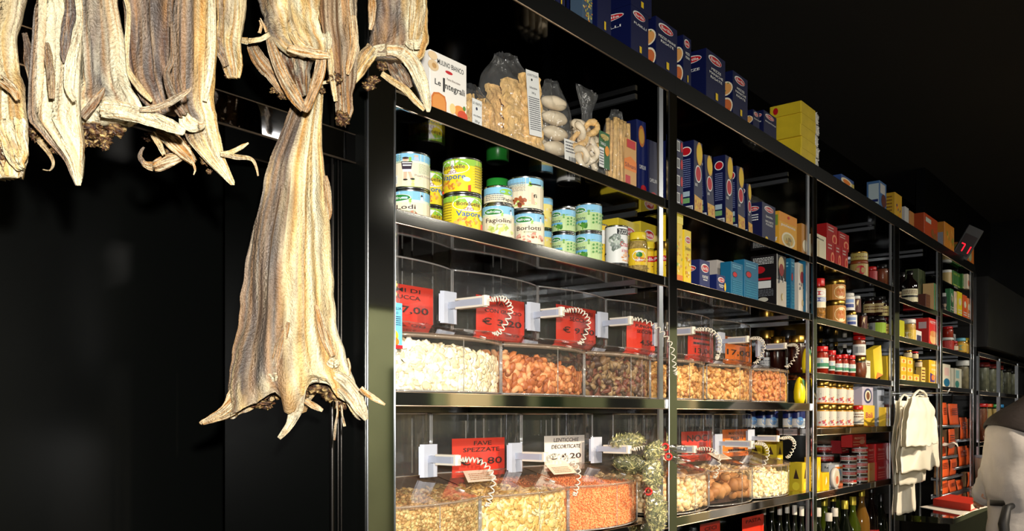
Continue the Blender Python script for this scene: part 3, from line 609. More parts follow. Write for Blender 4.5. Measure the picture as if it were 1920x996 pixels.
def scoop(px0, px1, py0, py1, label, end, turns=20, z0=None, plate=True, tall=.075, up=.004):
    """plate left edge px0 at the tower front, handle tip at px1,py1; end = world point where the coil ends"""
    yp = YT-.046
    a = atY(px0, py0, yp)
    d = ray(px1, py1); y1 = (a.x+.03)*d.y/d.x                     # tip keeps the x of the handle
    tip = V(a.x+.03, max(yp-.20, min(yp-.09, y1)), 0); tip.z = a.z+up
    t = thing('scoop', label, 'scoop', a)
    L = tip-a
    h = MB(); hw = .011
    pts = [(L.x-hw*.8, -.004), (L.x+hw*.8, -.004)]
    prof = [(-.002, .8), (-.03, .75), (L.y*.55, .95), (L.y+.012, 1.1), (L.y, .85)]
    vs = []
    for y, k in prof:
        zz = (y/L.y)*L.z
        for dx, dz in ((-1, -.6), (1, -.6), (1, .6), (-1, .6)): vs.append((L.x+dx*.008*k, y, zz+dz*.017*k))
    fs = []
    for j in range(len(prof)-1):
        for i in range(4): fs.append((j*4+i, j*4+(i+1) % 4, j*4+4+(i+1) % 4, j*4+4+i))
    fs += [(0, 1, 2, 3), (16, 19, 18, 17)]
    h.add(vs, fs, scoopm)
    ho = h.build('handle', t)
    c = MB()    # ivory edging and end cap
    for dz in (-1, 1): c.box(L.x-.0088, L.x+.0088, L.y+.004, -.03, L.z*.6+dz*.0098-.0022, L.z*.6+dz*.0098+.0022, ivory)
    c.build('handle_edging', ho)
    MB().box(L.x-.009, L.x+.009, L.y-.004, L.y+.008, L.z-.0115, L.z+.0115, ivory, .003).build('end_cap', ho)
    if plate:
        b = MB()
        b.prism([(.002, 0), (.010, -.006), (.052, -.006), (.060, 0), (.052, .006), (.010, .006)], -tall*.55, tall*.45, scoopm)
        b.box(.008, .052, .006, .013, -tall*.48, tall*.38, scoopm, .004)
        b.build('scoop_blade', t)
    s = V(L.x, L.y-.005, L.z); e = Vector(end)-a
    mid = s.lerp(e, .5)+V(.03, -.035, .012)
    q = s.lerp(e, .22)+V(.02, -.03, .018)
    cp = [s, s+V(.006, -.014, .002), q, mid, s.lerp(e, .82)+V(.015, -.012, -.01), e]
    MB().tube(coil(cp, turns=turns), .0015, ivory, 5).build('coiled_cord', t)
    return t
def card(px0, py0, px1, py1, Y, col, lines, label, tilt=0, tc=black, lean=0):
    a = atY(px0, py1, Y); b = atY(px1, py1, Y); hh = Zp(px0, py0, Y)-a.z; W = b.x-a.x
    t = MB(); t.box(0, W, 0, .0012, 0, hh, col)
    design(t, plane_map((0, 0, 0), (1, 0, 0), (0, -1, 0)), W, hh, lines, off=.0012)
    o = t.build('price_card', loc=a); o.rotation_euler = (lean, tilt, 0)
    return tag(o, label, 'price card')
# ------ loose food: heaps of separate grains behind the clear front
def ell(rx, ry, rz, seg=6, rings=4, nz=0):
    return rx, ry, rz, seg, rings, nz
def heap(name, label, cat, x0, z, w, shape, mats, topf, n, seed=0, mixed=None, gap=.004, core=None):
    """grains pressed against the curved front, the left side and lying on top of the fill; topf(u, v) fill height"""
    rnd = random.Random(seed); mb = MB(); w2 = w-.012; yt = .30
    rmax = max(shape[0:3])
    def rr(flat=0):
        return Matrix.Rotation(rnd.uniform(0, 2*pi), 3, 'Z') @ Matrix.Rotation(rnd.gauss(0, .5), 3, 'X') @ Matrix.Rotation(rnd.gauss(0, .5), 3, 'Y')
    def add(c, R):
        sh = rnd.choice(mixed) if mixed else shape; k = rnd.uniform(.82, 1.15)
        mb.blob(c, sh[0]*k, sh[1]*k, sh[2]*k, rnd.choice(mats), sh[3], sh[4], R, sh[5], rnd.uniform(0, 50))
    mn = min(shape[0:3])
    for i in range(n[0]):      # front face
        u = rnd.uniform(rmax*.6, w2-rmax*.6); yy = fcurve(u, w, BULGE)+gap+mn*1.1+rnd.uniform(0, mn*2.5)
        h = topf(u/w, 0); zz = rnd.uniform(mn+.002, max(h-mn, mn+.004))
        R = Matrix.Rotation(rnd.gauss(0, .45), 3, 'Z') @ Matrix.Rotation(pi/2+rnd.gauss(0, .5), 3, 'X') @ Matrix.Rotation(rnd.uniform(0, 2*pi), 3, 'Z')
        add((u+.004, yy, zz), R)
    for i in range(n[1]):      # top
        u = rnd.uniform(rmax, w2-rmax); v = rnd.random(); yy = fcurve(u, w, BULGE)+gap+rmax+v*(yt-fcurve(u, w, BULGE)-rmax-.02)
        add((u+.004, yy, topf(u/w, v)+rnd.uniform(-mn, mn*.6)), rr())
    for i in range(n[2]):      # left side wall
        yy = rnd.uniform(.01, yt-.03); h = topf(0, yy/yt)
        R = Matrix.Rotation(pi/2+rnd.gauss(0, .4), 3, 'Y') @ Matrix.Rotation(rnd.uniform(0, 2*pi), 3, 'Z')
        add((gap+mn*1.2+rnd.uniform(0, mn*2)+.002, yy, rnd.uniform(mn, max(h-mn, mn*2))), R)
    N = 14
    cm = core or mats[0]; ins = gap+mn*2.4
    gv = lambda a, b: V(.004+ins+a*(w2-2*ins), fcurve(ins+a*(w2-2*ins), w, BULGE)*(1-b)+ins+b*(yt-ins), max(.004, topf(a, b)-mn*1.4))
    mb.grid(gv, N, 8, cm); mb.grid(lambda a, b: V(gv(a, 0).x, gv(a, 0).y, .003+b*(gv(a, 0).z-.003)), N, 3, cm)
    mb.grid(lambda a, b: V(gv(0, a).x, gv(0, a).y, .003+b*(gv(0, a).z-.003)), 8, 3, cm)
    mb.grid(lambda a, b: V(gv(1, a).x, gv(1, a).y, .003+b*(gv(1, a).z-.003)), 8, 3, cm)
    g_ = .0045; mb.v = [(min(max(x, g_), w-.004-g_), max(y, fcurve(min(max(x, 0), w), w, BULGE)+g_), max(zv, .003)) for x, y, zv in mb.v]
    o = mb.build(name, loc=(x0+.002, YF, H+z+.001), kind='stuff')
    return tag(o, label, cat)
def fm(n, c, r=.5): return pm(n, c, r)
pump = [fm('pumpkin_seed_%d' % i, c, .45) for i, c in enumerate([(250, 240, 212), (240, 226, 190), (255, 248, 228), (226, 208, 168)])]
alm = [fm('almond_skin_%d' % i, c, .5) for i, c in enumerate([(190, 112, 58), (170, 92, 44), (206, 134, 78), (150, 80, 40), (222, 160, 108)])]
tom = [fm('dried_tomato_%d' % i, c, .5) for i, c in enumerate([(96, 44, 28), (74, 52, 36), (110, 80, 50), (60, 34, 24), (130, 104, 70)])]
wal = [fm('walnut_kernel_%d' % i, c, .5) for i, c in enumerate([(222, 168, 96), (200, 140, 70), (236, 190, 120), (168, 108, 52)])]
wnt = [fm('walnut_shell_%d' % i, c, .6) for i, c in enumerate([(196, 140, 84), (176, 118, 66)])]
len_ = [fm('lentil_%d' % i, c, .5) for i, c in enumerate([(196, 158, 96), (170, 130, 74), (214, 182, 124), (150, 118, 66), (188, 170, 110)])]
fav = [fm('split_bean_%d' % i, c, .45) for i, c in enumerate([(240, 214, 140), (226, 190, 110), (250, 232, 178), (214, 172, 92)])]
org_ = [fm('red_lentil_%d' % i, c, .5) for i, c in enumerate([(240, 144, 84), (228, 124, 64), (248, 168, 108)])]
haz = [fm('hazelnut_%d' % i, c, .5) for i, c in enumerate([(236, 206, 158), (222, 184, 130), (244, 222, 182)])]
bal = [fm('peeled_almond_%d' % i, c, .45) for i, c in enumerate([(244, 222, 176), (232, 202, 146), (250, 236, 202)])]
Z3, Z4 = .0475, -.3025
TX3 = [1.239, 1.586, 1.933, 2.280, 2.648, 3.004]
S = lambda f: f
def T(u, v, a, b, c=.01, s=0): return a+(b-a)*v + c*noise.noise(V(u*4+s, v*3, s))*2
binl = ['scoop bin of white pumpkin seeds, first on the upper row', 'scoop bin of shelled almonds with a red broad-bean card behind', 'scoop bin holding dark dried tomatoes below the euro nine card',
        'scoop bin of mixed nut pieces partly behind the first tall post', 'scoop bin of walnut kernels in the middle of the second bay', 'scoop bin of light almonds with an orange price card in its tower']
for k in range(6): bin_thing(TX3[k], Z3, binl[k])
seed_ = ell(.0155, .0098, .0035, 8, 4)
heap('pumpkin_seeds', 'heap of flat white pumpkin seeds filling the clear bin', 'pumpkin seeds', TX3[0], Z3, BW, seed_, pump, lambda u, v: T(u, v, .108-.03*u, .13, .004, 1), (420, 230, 60), 1)
heap('almonds', 'reddish brown shelled almonds in the second upper bin', 'almonds', TX3[1], Z3, BW, ell(.0155, .0105, .006, 7, 4), alm, lambda u, v: T(u, v, .10-.04*u, .11-.05*u, .004, 2), (300, 200, 60), 2)
heap('dried_tomatoes', 'dark shrivelled dried tomatoes in the third upper bin', 'dried tomatoes', TX3[2], Z3, BW, ell(.016, .010, .006, 7, 5, .5), tom, lambda u, v: T(u, v, .105, .12, .006, 3), (300, 150, 70), 3)
heap('mixed_nuts', 'pale mixed nut pieces in the bin partly behind the first tall post', 'nuts', TX3[3], Z3, BW, ell(.0125, .009, .006, 7, 5, .5), wal, lambda u, v: T(u, v, .10, .115, .006, 4), (330, 160, 60), 4)
heap('walnut_kernels', 'golden walnut kernels in the middle bin of the second bay', 'walnuts', TX3[4], Z3, BW, ell(.014, .010, .007, 8, 6, .6), wal, lambda u, v: T(u, v, .100, .115, .006, 6), (330, 150, 80), 6)
heap('almonds', 'light brown almonds in the last bin of the upper row', 'almonds', TX3[5], Z3, BW, ell(.0165, .0105, .006, 7, 4), alm[:1]+alm[2:3]+[wal[1]], lambda u, v: T(u, v, .108, .12, .004, 7), (260, 120, 60), 7)
TX4 = [1.165, 1.512, 1.860, 2.318, 2.666, 3.014]
bl4 = ['curved-front scoop bin of small brown lentils at the lower left', 'curved-front scoop bin of flat yellow split beans, lower row', 'curved-front scoop bin of fine orange lentils beside the herb bags',
       'scoop bin of round hazelnuts below the red walnut card', 'scoop bin of whole walnuts in shell on the lower row', 'scoop bin of peeled pale almonds, last on the lower row']
for k in range(6): bin_thing(TX4[k], Z4, bl4[k])
heap('brown_lentils', 'small round brown lentils filling the lower left bin', 'lentils', TX4[0], Z4, BW, ell(.0052, .0052, .003, 6, 4), len_, lambda u, v: T(u, v, .112, .125, .003, 1), (1500, 1300, 250), 11)
heap('split_beans', 'flat pale yellow split beans in the lower middle bin', 'beans', TX4[1], Z4, BW, ell(.0125, .0105, .0035, 7, 4), fav, lambda u, v: T(u, v, .108, .115, .004, 2), (450, 300, 80), 12)
heap('orange_lentils', 'fine bright orange lentils in the lower bin beside the herbs', 'lentils', TX4[2], Z4, BW, ell(.0030, .0030, .002, 5, 3), org_, lambda u, v: T(u, v, .113, .125, .002, 3), (3200, 1500, 500), 13)
heap('hazelnuts', 'round pale hazelnuts in the bin right of the herb bags', 'hazelnuts', TX4[3], Z4, BW, ell(.0105, .0105, .0105, 8, 6), haz, lambda u, v: T(u, v, .098, .10, .005, 4), (330, 180, 90), 14)
heap('whole_walnuts', 'large wrinkled whole walnuts in their shells behind clear plastic', 'walnuts', TX4[4], Z4, BW, ell(.0235, .0200, .0190, 12, 9, .22), wnt, lambda u, v: T(u, v, .082, .085, .008, 5), (44, 36, 12), 15, core=tom[3])
heap('peeled_almonds', 'peeled cream almonds heaped in the last lower bin', 'almonds', TX4[5], Z4, BW, ell(.0135, .0085, .005, 7, 4), bal, lambda u, v: T(u, v, .085, .10, .005, 6), (400, 200, 90), 16)
# ------ scoops with coiled cords (plate px, tip px, plate y, tip y) and the point where the cord ends
def lidpt4(x0): return V(x0+BW-.004, YF-.018, H+Z4+.100)
def lidpt(x0, z, w=BW): return V(x0+w-.03, YF+.0, H+z+.142)
scoop(824, 912, 572, 571, 'grey scoop with ivory edging beside the pumpkin seed card', lidpt(TX3[0], Z3))
scoop(987, 1054, 590, 598, 'grey scoop in front of the red dried tomato card', lidpt(TX3[1], Z3))
scoop(1119, 1183, 606, 613, 'grey scoop sticking out left of the last red card in the first bay', atY(1268, 704, 1.222))
scoop(1226, 1300, 625, 633, 'grey scoop handle right of the first tall post', lidpt(TX3[3], Z3)+V(.10, -.01, 0))
scoop(1345, 1402, 640, 645, 'grey scoop in front of the orange card on the upper row', lidpt(TX3[4], Z3)+V(.06, 0, 0))
scoop(1420, 1473, 652, 657, 'grey scoop handle in front of the dark jars, upper row', lidpt(TX3[5], Z3))
scoop(786, 856, 862, 868, 'pale grey scoop in front of the brown lentil tower', lidpt4(TX4[0]), up=.0)
scoop(952, 1023, 856, 860, 'pale grey scoop left of the white lentil price card', lidpt4(TX4[1]), up=.0)
scoop(1107, 1180, 842, 845, 'grey scoop with ivory tip in front of the herb bags', lidpt(TX4[2], Z4)+V(.03, -.02, 0), up=.0)
scoop(1245, 1303, 842, 840, 'scoop handle half hidden behind the knotted herb bags', lidpt4(TX4[3]), up=.0, plate=False)
scoop(1340, 1410, 832, 833, 'grey scoop before the orange card on the lower row', lidpt4(TX4[4]), up=.0)
scoop(1402, 1459, 822, 827, 'grey scoop handle before the yellow boxes, lower row', lidpt(TX4[5], Z4), up=.0)
# ------ price cards
org = P(240, 120, 28); bk = P(40, 14, 12)
YC = YT-.028
card(722, 528, 812, 606, YT+.03, red, [('T', 'SEMI DI', .34, .87, .10, bk, .75), ('T', 'ZUCCA', .42, .70, .10, bk, .6), ('T', '€ 7,00', .44, .40, .17, bk, .9), ('T', 'AL Kg', .82, .10, .05, bk, .14)], 'red price card reading semi di zucca seven euro')
card(893, 552, 983, 634, YT+.03, red, [('T', 'FAVE', .55, .87, .09, bk, .30), ('T', 'CON GUSCIO', .55, .68, .09, bk, .76), ('T', '€ 3,20', .52, .42, .15, bk, .82)], 'red price card reading fave con guscio')
card(1043, 570, 1117, 641, YT+.02, red, [('T', 'POMODORI', .55, .86, .11, bk, .70), ('T', 'SECCHI', .55, .66, .11, bk, .46), ('T', '€ 9,80', .55, .36, .15, bk, .80), ('T', 'AL Kg', .86, .12, .05, bk, .12)], 'red price card reading pomodori secchi nine eighty')
card(1175, 598, 1228, 660, YT+.0, red, [('T', 'FUNGHI', .6, .85, .10, bk, .6), ('T', 'SECCHI', .6, .68, .10, bk, .5), ('T', '4,50', .7, .35, .16, bk, .5)], 'tilted red price card at the right end of the first bay')
card(1290, 616, 1337, 676, YT+.03, red, [('L', 3, .2, .5, .85, .95, bk), ('T', '13,00', .6, .35, .16, bk, .7)], 'red price card behind the coiled cord right of the post')
card(1360, 630, 1409, 682, YT+.03, org, [('L', 2, .2, .7, .85, .95, bk), ('T', '17,00', .5, .45, .2, bk, .9)], 'orange price card behind a scoop on the upper row')
card(848, 823, 946, 897, YT-.01, red, [('T', 'FAVE', .56, .87, .11, bk, .34), ('T', 'SPEZZATE', .54, .70, .11, bk, .70), ('T', '€ 3,80', .54, .40, .18, bk, .80), ('T', 'AL Kg', .90, .13, .07, bk, .10)], 'red price card reading fave spezzate three eighty')
card(1021, 818, 1096, 885, YT-.01, P(240, 232, 222), [('T', 'LENTICCHIE', .52, .88, .11, bk, .62, .15), ('T', 'DECORTICATE', .52, .69, .11, bk, .72, .15), ('T', '€ 4,20', .50, .41, .16, bk, .80), ('T', 'Al Kg', .80, .14, .07, bk, .12)], 'white price card reading lenticchie decorticate')
card(1278, 810, 1333, 868, YT+.02, red, [('T', 'NOCI', .55, .78, .22, bk, .75), ('T', '€ 5,50', .55, .35, .18, bk, .8)], 'red price card reading noci on the lower row')
card(1355, 806, 1403, 858, YT+.02, org, [('T', 'MANDORLE', .55, .86, .11, bk, .66), ('T', 'PELATE', .55, .68, .11, bk, .5), ('L', 2, .2, .15, .85, .5, bk)], 'orange price card reading mandorle on the lower row')
# paper slips lying on the lower lids
def slip(x, z, label):
    hl = H+z+.122; dz = .042
    m = MB(); m.add([(0, 0, 0), (.10, -.004, 0), (.17, .075, .020), (.07, .079, .020)], [(0, 1, 2, 3)], P(250, 240, 214))
    design(m, lambda a, b, e: V(a+b*.9, b*.98-.004*a/.1, b*.25+e), .10, .07, [('L', 4, .12, .15, .85, .85, P(196, 150, 110))])
    o = m.build('paper_slip', loc=(x, YF+.045, hl+.0165+.009)); tag(o, label, 'paper slip'); return o
slip(TX4[0]-.02+.02, Z4, 'cream paper slip on the lid at the lower left edge')
slip(TX4[1]+.01, Z4, 'cream paper slip on the lid above the split beans')
slip(TX4[2]+.0, Z4, 'cream paper slip on the lid above the orange lentils')
slip(TX4[3]+.17, Z4, 'cream paper slip on the lid above the hazelnuts')
slip(TX4[4]+.17, Z4, 'cream paper slip on the lid above the whole walnuts')
# ------------------------------------------------------------------ goods on the shelves
FREE = False
def fitbay(px, a, r, z, W=None):
    """keep a thing inside its own bay; r radius or 0 with a width W"""
    if FREE or z > .9 or px < 1255 or px > 1827: return a
    i = max(k for k in range(5) if px >= PLS[k][0]-3); lo, hi = XS[i][0]+.003, XS[i][1]-.003
    if W is None: l, h_ = lo+r, hi-r
    else: l, h_ = lo, hi-W
    if h_ < l: h_ = l
    if a.x > h_: a.x = h_; a.y = max(D+.0095+r, Yat(px, h_))
    if a.x < l: a.x = l
    return a
def Yat(px, x):
    d = ray(px, HY); return x*d.y/d.x
navy = P(11, 19, 64); navy2 = P(20, 34, 96); lred = P(196, 22, 34); yel = P(238, 200, 40); paleY = P(246, 226, 130); pasta = P(222, 170, 74); pasta2 = P(196, 132, 52)
grn = P(40, 128, 52); lgrn = P(150, 200, 70); sky = P(140, 200, 232); cream = P(240, 228, 196); grey = P(120, 124, 130); teal = P(24, 110, 148); brn = P(120, 72, 40); orange = P(238, 130, 34)
greenlid = pm('green_lid', (40, 140, 50), .3); goldlid = pm('gold_lid', (190, 150, 70), .3, 1); redlid = pm('red_lid', (200, 24, 24), .3); whitelid = pm('white_lid', (225, 225, 218), .35)
yellid = pm('yellow_lid', (232, 205, 50), .3); blklid = pm('black_lid', (20, 18, 18), .3)
def logo(cx, cy, rx, ry, name='Barilla'):
    return [('E', cx, cy, rx, ry, white), ('E', cx+rx*.06, cy-ry*.05, rx*.90, ry*.78, lred), ('T', name, cx+rx*.05, cy-ry*.03, ry*.72, white, rx*1.4)]
def hgt(px, yt, Y, zs): return Zp(px, yt, Y)-(H+zs)
def box(pl, pr, yt, Y, zs, dy, base, front, label, side=None, cat='box', name='carton_box', group=None, lean=0, top=None, h=None, w=None, z0=None, rz=0):
    zs = zs if z0 is None else z0
    a = V(Xp(pl, Y), Y, H+zs); W = w or (Xp(pr, Y)-a.x); hh = h or hgt((pl+pr)/2 if yt < 0 else pl, yt, Y, zs)
    if not lean: a = fitbay(pl, a, 0, zs, W)
    m = MB(); x0 = 0
    if lean > 0: x0 = -W; a.x += W
    m.box(x0, x0+W, 0, dy, 0, hh, base, .0012)
    design(m, plane_map((x0, 0, 0), (1, 0, 0), (0, -1, 0)), W, hh, front)
    if side: design(m, plane_map((x0, dy, 0), (0, -1, 0), (-1, 0, 0)), dy, hh, side)
    o = m.build(name, loc=a); o.rotation_euler = (0, lean, rz); tag(o, label, cat, group); return o
def facing(a): return atan2(-a.y, -a.x)
def can(pxc, Y, z, r, h, base, prims, label, turn=0, group=None, cat='tin can', name='tin_can'):
    a = fitbay(pxc, V(Xp(pxc, Y), Y, H+z), r, z); t = thing(name, label, cat, a, 0, group)
    b = MB().lathe([(r-.0015, 0), (r, .0012), (r, .003), (r-.001, .0045), (r-.001, h-.0045), (r, h-.003), (r, h-.001), (r-.0016, h-.0002), (r-.003, h-.003)], tin)
    b.disc(r-.003, h-.003, tin).disc(r-.0015, .0003, tin); b.build('can_body', t)
    l = MB().lathe([(r-.0006, .005), (r-.0006, h-.005)], base)
    design(l, cyl_map(r-.0006, .005, facing(a)+turn, pi*r*.84), pi*r*.84, h-.010, prims, off=.0003, wrap=.45)
    l.build('label', t); return t
def stk(pxc, Y, zs, r, h, items, labels, **k):
    return [can(pxc, Y, zs+i*(h+.0004), r, h, it[0], it[1], lb, it[2] if len(it) > 2 else 0, **k) for i, (it, lb) in enumerate(zip(items, labels))]
def jar(pxc, Y, z, r, h, content, lid, base, prims, label, cat='jar', name='glass_jar', group=None, neck=.8, lab=(.2, .68), lidh=.16, shape='jar', fillm=None, turn=0):
    a = fitbay(pxc, V(Xp(pxc, Y), Y, H+z), r, z); t = thing(name, label, cat, a, 0, group)
    hb = h*(1-lidh)
    if shape == 'belly': pr = [(r*.7, 0), (r*.82, h*.03), (r, hb*.35), (r, hb*.6), (r*.8, hb*.88), (r*neck, hb*.94), (r*neck, hb)]
    elif shape == 'bottle': pr = [(r*.9, 0), (r, h*.02), (r, hb*.55), (r*.8, hb*.66), (r*.38, hb*.78), (r*.32, hb*.97), (r*.36, hb)]
    else: pr = [(r*.9, 0), (r, h*.03), (r, hb*.82), (r*.93, hb*.93), (r*neck, hb*.97), (r*neck, hb)]
    MB().lathe(pr, glassm).disc(r*.9, 0.0002, glassm).build('glass', t)
    top = .74 if shape == 'bottle' else .93
    c = MB(); pr2 = [(max(x-.0016, .002), max(y, .002)) for x, y in pr if y <= hb*top]; c.lathe(pr2, content).disc(pr2[-1][0], pr2[-1][1], content).build('contents', t)
    lr = r*(neck+.04) if shape != 'bottle' else r*.4
    MB().lathe([(lr, hb-h*.02), (lr*1.02, hb), (lr*1.02, h-.002), (lr*.96, h), (.0005, h)], lid, seg=24).build('lid', t)
    if base:
        z0, z1 = lab[0]*hb, lab[1]*hb; l = MB(); mp = cyl_map(r+.0003, z0, facing(a)+turn, pi*r*.9)
        design(l, mp, pi*r*.9, z1-z0, [('R', 0, 0, 1, 1, base)]+prims, off=.0002); l.build('label', t)
    return t
olive = pm('green_peas_in_brine', (96, 120, 40), .35, bump=.8, bscale=120, noise_amt=.5, nscale=90)
chick = pm('chickpea_content', (206, 170, 96), .4, bump=.8, bscale=120, noise_amt=.4, nscale=90)
mush = pm('preserved_mushrooms', (206, 140, 60), .35, bump=.9, bscale=80, noise_amt=.8, nscale=60)
tomj = pm('tomato_sauce', (186, 44, 22), .3, noise_amt=.3, nscale=60); darkj = pm('dark_preserve', (52, 16, 12), .25); brownj = pm('brown_paste', (140, 70, 44), .35, noise_amt=.4, nscale=60)
yelj = pm('golden_preserve', (230, 160, 30), .3, noise_amt=.4, nscale=50); oilj = pm('green_oil', (70, 78, 14), .12); blackoil = pm('dark_bottle_glass', (12, 16, 8), .08, 0, .6)
# --- tin label designs
def valf(name, beans=(P(196, 130, 96), P(160, 90, 60)), y0=.0, alt=False):
    d = [('R', 0, .74, 1, 1, sky), ('E', .5, .70, .55, .12, lgrn), ('R', 0, 0, 1, .66, cream if not alt else P(222, 238, 190)), ('E', .28, .80, .24, .11, white), ('E', .28, .80, .22, .095, grn), ('T', 'Valfrutta', .28, .80, .085, white, .34),
         ('E', .72, .86, .02, .04, black), ('Q', [(.70, .72), (.76, .72), (.74, .84), (.71, .84)], P(240, 240, 250)), ('T', name, .42, .52, .14, P(60, 40, 40), min(.62, .09*len(name))), ('T', 'al naturale', .45, .39, .05, P(90, 110, 60), .3), ('B', 26, .1, .04, .8, .34, .045, list(beans))]
    return d
def valf_back(boy=True):
    d = [('R', 0, .78, 1, 1, sky), ('E', .5, .78, .55, .10, lgrn), ('R', 0, 0, 1, .72, cream), ('E', .55, .12, .5, .14, P(214, 226, 140)), ('L', 6, .05, .70, .33, .95, P(70, 120, 90)), ('R', .05, .08, .26, .34, white), ('K', .07, .10, .24, .30, black), ('E', .15, .5, .05, .06, P(190, 170, 90)), ('L', 7, .66, .40, .95, .70, P(170, 190, 160)), ('T', 'Piselli Novelli', .78, .33, .07, P(160, 150, 140), .40)]
    if boy: d += [('E', .42, .80, .055, .055, P(230, 190, 160)), ('E', .42, .84, .058, .035, P(60, 40, 30)), ('Q', [(.36, .50), (.52, .50), (.54, .74), (.34, .74)], P(52, 40, 56)), ('Q', [(.37, .60), (.52, .60), (.52, .64), (.37, .64)], white), ('Q', [(.36, .68), (.53, .68), (.53, .71), (.36, .71)], white), ('Q', [(.38, .42), (.52, .42), (.52, .50), (.37, .50)], P(230, 232, 240)),
          ('Q', [(.39, .20), (.44, .20), (.45, .42), (.39, .42)], P(228, 186, 156)), ('Q', [(.50, .22), (.55, .22), (.51, .42), (.46, .42)], P(228, 186, 156)), ('E', .42, .18, .04, .025, black), ('E', .54, .20, .04, .025, black), ('E', .60, .9, .04, .04, P(210, 190, 170)), ('Q', [(.56, .76), (.66, .76), (.64, .87), (.57, .87)], P(190, 200, 220))]
    return d
def bond(right=False):
    o = .0 if not right else .34
    return [('R', 0, .80, 1, 1, lgrn), ('E', .3+o, .74, .34, .22, white), ('T', 'Bonduelle', .30+o, .77, .13, P(60, 30, 50), .50), ('T', 'CECI', .28+o, .60, .09, P(150, 60, 50), .2), ('T', 'Vapore', .30+o, .46, .17, P(30, 90, 170), .52), ('B', 30, .02+o, .08, .48+o, .34, .035, [P(226, 160, 60), P(206, 130, 40), P(240, 184, 90)]), ('Q', [(o, 0), (.66+o, 0), (.66+o, .20), (o+.3, .10), (o, .08)], P(216, 70, 30)), ('E', .58+o, .36, .07, .07, P(200, 232, 230)),
            ('L', 9, (.74 if not right else .05), .12, (.98 if not right else .30), .85, P(150, 130, 30))]
bdy = P(236, 214, 40); vfb = P(226, 236, 214); ppb = P(190, 214, 150)
def peas():
    return [('R', 0, .70, 1, 1, sky), ('R', 0, 0, 1, .70, ppb), ('E', .5, .68, .5, .10, P(120, 170, 90)), ('E', .22, .78, .2, .12, white), ('E', .22, .78, .18, .10, grn), ('T', 'Valfrutta', .22, .78, .09, white, .28), ('T', 'vapore', .22, .48, .15, P(60, 90, 100), .36, .2), ('R', .02, .28, .46, .38, P(110, 180, 220)), ('B', 14, .02, .02, .52, .26, .05, [P(50, 120, 40), P(90, 150, 50)])] + [('E', .62+.1*(i % 4), .28+.14*(i//4)+.03*(i % 2), .03, .045, P(90, 150, 80)) for i in range(12)]
# --- second shelf of the first bay: tins
z2 = .404
stk(769, 1.372, z2, .0437, .0805, [(vfb, valf('Lodi')), (vfb, valf_back())], ['lower tin with green oval logo under the tin showing a boy', 'tin with a boy in a striped shirt and a bar code, top of its stack'])
can(694, 1.372, z2, .0437, .086, P(240, 244, 236), [('R', 0, .7, 1, 1, sky), ('T', 'Succo', .85, .5, .14, grn, .3), ('E', .9, .25, .06, .06, sky)], 'white and green tin half cut off by the dark column')
stk(800, 1.468, z2, .0437, .086, [(bdy, bond(True), -.2), (bdy, bond(True), -.2)], ['yellow chickpea tin at the back, bottom one behind the boy tin', 'yellow chickpea tin at the back, top one between two front stacks'])
stk(867, 1.310, z2, .0437, .0804, [(bdy, bond(True)), (bdy, bond())], ['yellow chickpea tin with lines of text, lower one of the front pair', 'yellow and orange chickpea tin facing front, top of its pair'])
jar(933, 1.395, z2, .033, .182, olive, greenlid, None, [], 'tall glass jar of green peas with a green lid at the back')
can(934, 1.298, z2, .0376, .079, vfb, valf('Fagiolini', (P(200, 210, 120), P(170, 190, 90))), 'tin of green beans with green oval logo, left of the borlotti tin', .25)
can(934, 1.300, z2+.0795, .034, .044, sky, [('R', 0, 0, 1, .5, cream), ('E', .7, .7, .2, .2, lgrn), ('L', 4, .1, .1, .6, .6, grey), ('T', 'Fagioli', .75, .2, .2, black, .3)], 'short light blue tin on top of the green bean tin', .1)
can(992, 1.296, z2, .0373, .0822, vfb, valf('Borlotti', (P(226, 170, 150), P(206, 140, 120), P(160, 80, 40))), 'tin of borlotti beans, lower one with the pink bean picture', .2)
can(985, 1.300, z2+.0826, .0440, .0815, vfb, [('R', 0, .80, 1, 1, sky), ('E', .6, .78, .5, .08, lgrn), ('R', 0, 0, 1, .72, cream), ('L', 7, .05, .55, .5, .85, P(150, 140, 130)), ('E', .35, .16, .4, .10, P(190, 214, 110)), ('B', 26, .2, .06, .5, .36, .045, [P(140, 66, 36), P(170, 90, 50), P(110, 50, 30)]), ('R', .55, .1, .56, .75, P(220, 210, 190)), ('Q', [(.62, .12), (.70, .12), (.66, .5), (.62, .5)], P(220, 190, 160)), ('T', 'fi', .70, .40, .12, black, .08), ('R', .58, .76, .85, .80, black)], 'wide tin with a pile of brown beans pictured, on the borlotti tin')
stk(1014, 1.402, z2, .032, .0865, [(paleY, [('B', 20, .2, .2, .95, .8, .05, [pasta, cream]), ('R', 0, .8, 1, 1, sky)]), (paleY, [('B', 20, .2, .2, .95, .7, .05, [pasta, cream]), ('R', 0, .8, 1, 1, sky)])], ['narrow cream tin low at the back right of the borlotti', 'narrow cream tin at the back, upper, behind the brown bean tin'])
zcd = [('R', .45, .55, 1, .9, black), ('T', 'ZUCCATO', .74, .72, .24, white, .5)]
stk(1066, 1.400, z2, .034, .0855, [(white, zcd), (white, zcd)], ['white tin with black band hidden low behind green pea tins', 'white tin with black name band peeking above green pea tins'])
stk(1057, 1.318, z2, .0312, .0640, [(ppb, peas()), (ppb, peas())], ['small green pea tin, lower one of the left pea pair', 'small green pea tin, upper one of the left pea pair'])
stk(1104, 1.297, z2, .0353, .0765, [(ppb, peas()), (ppb, peas())], ['larger green pea tin, lower one of the front pea pair', 'larger green pea tin, upper one of the front pea pair'])
can(1118, 1.385, z2, .034, .140, yel, [('R', 0, .6, 1, .9, white)], 'tall yellow tin hidden behind the larger pea tins')
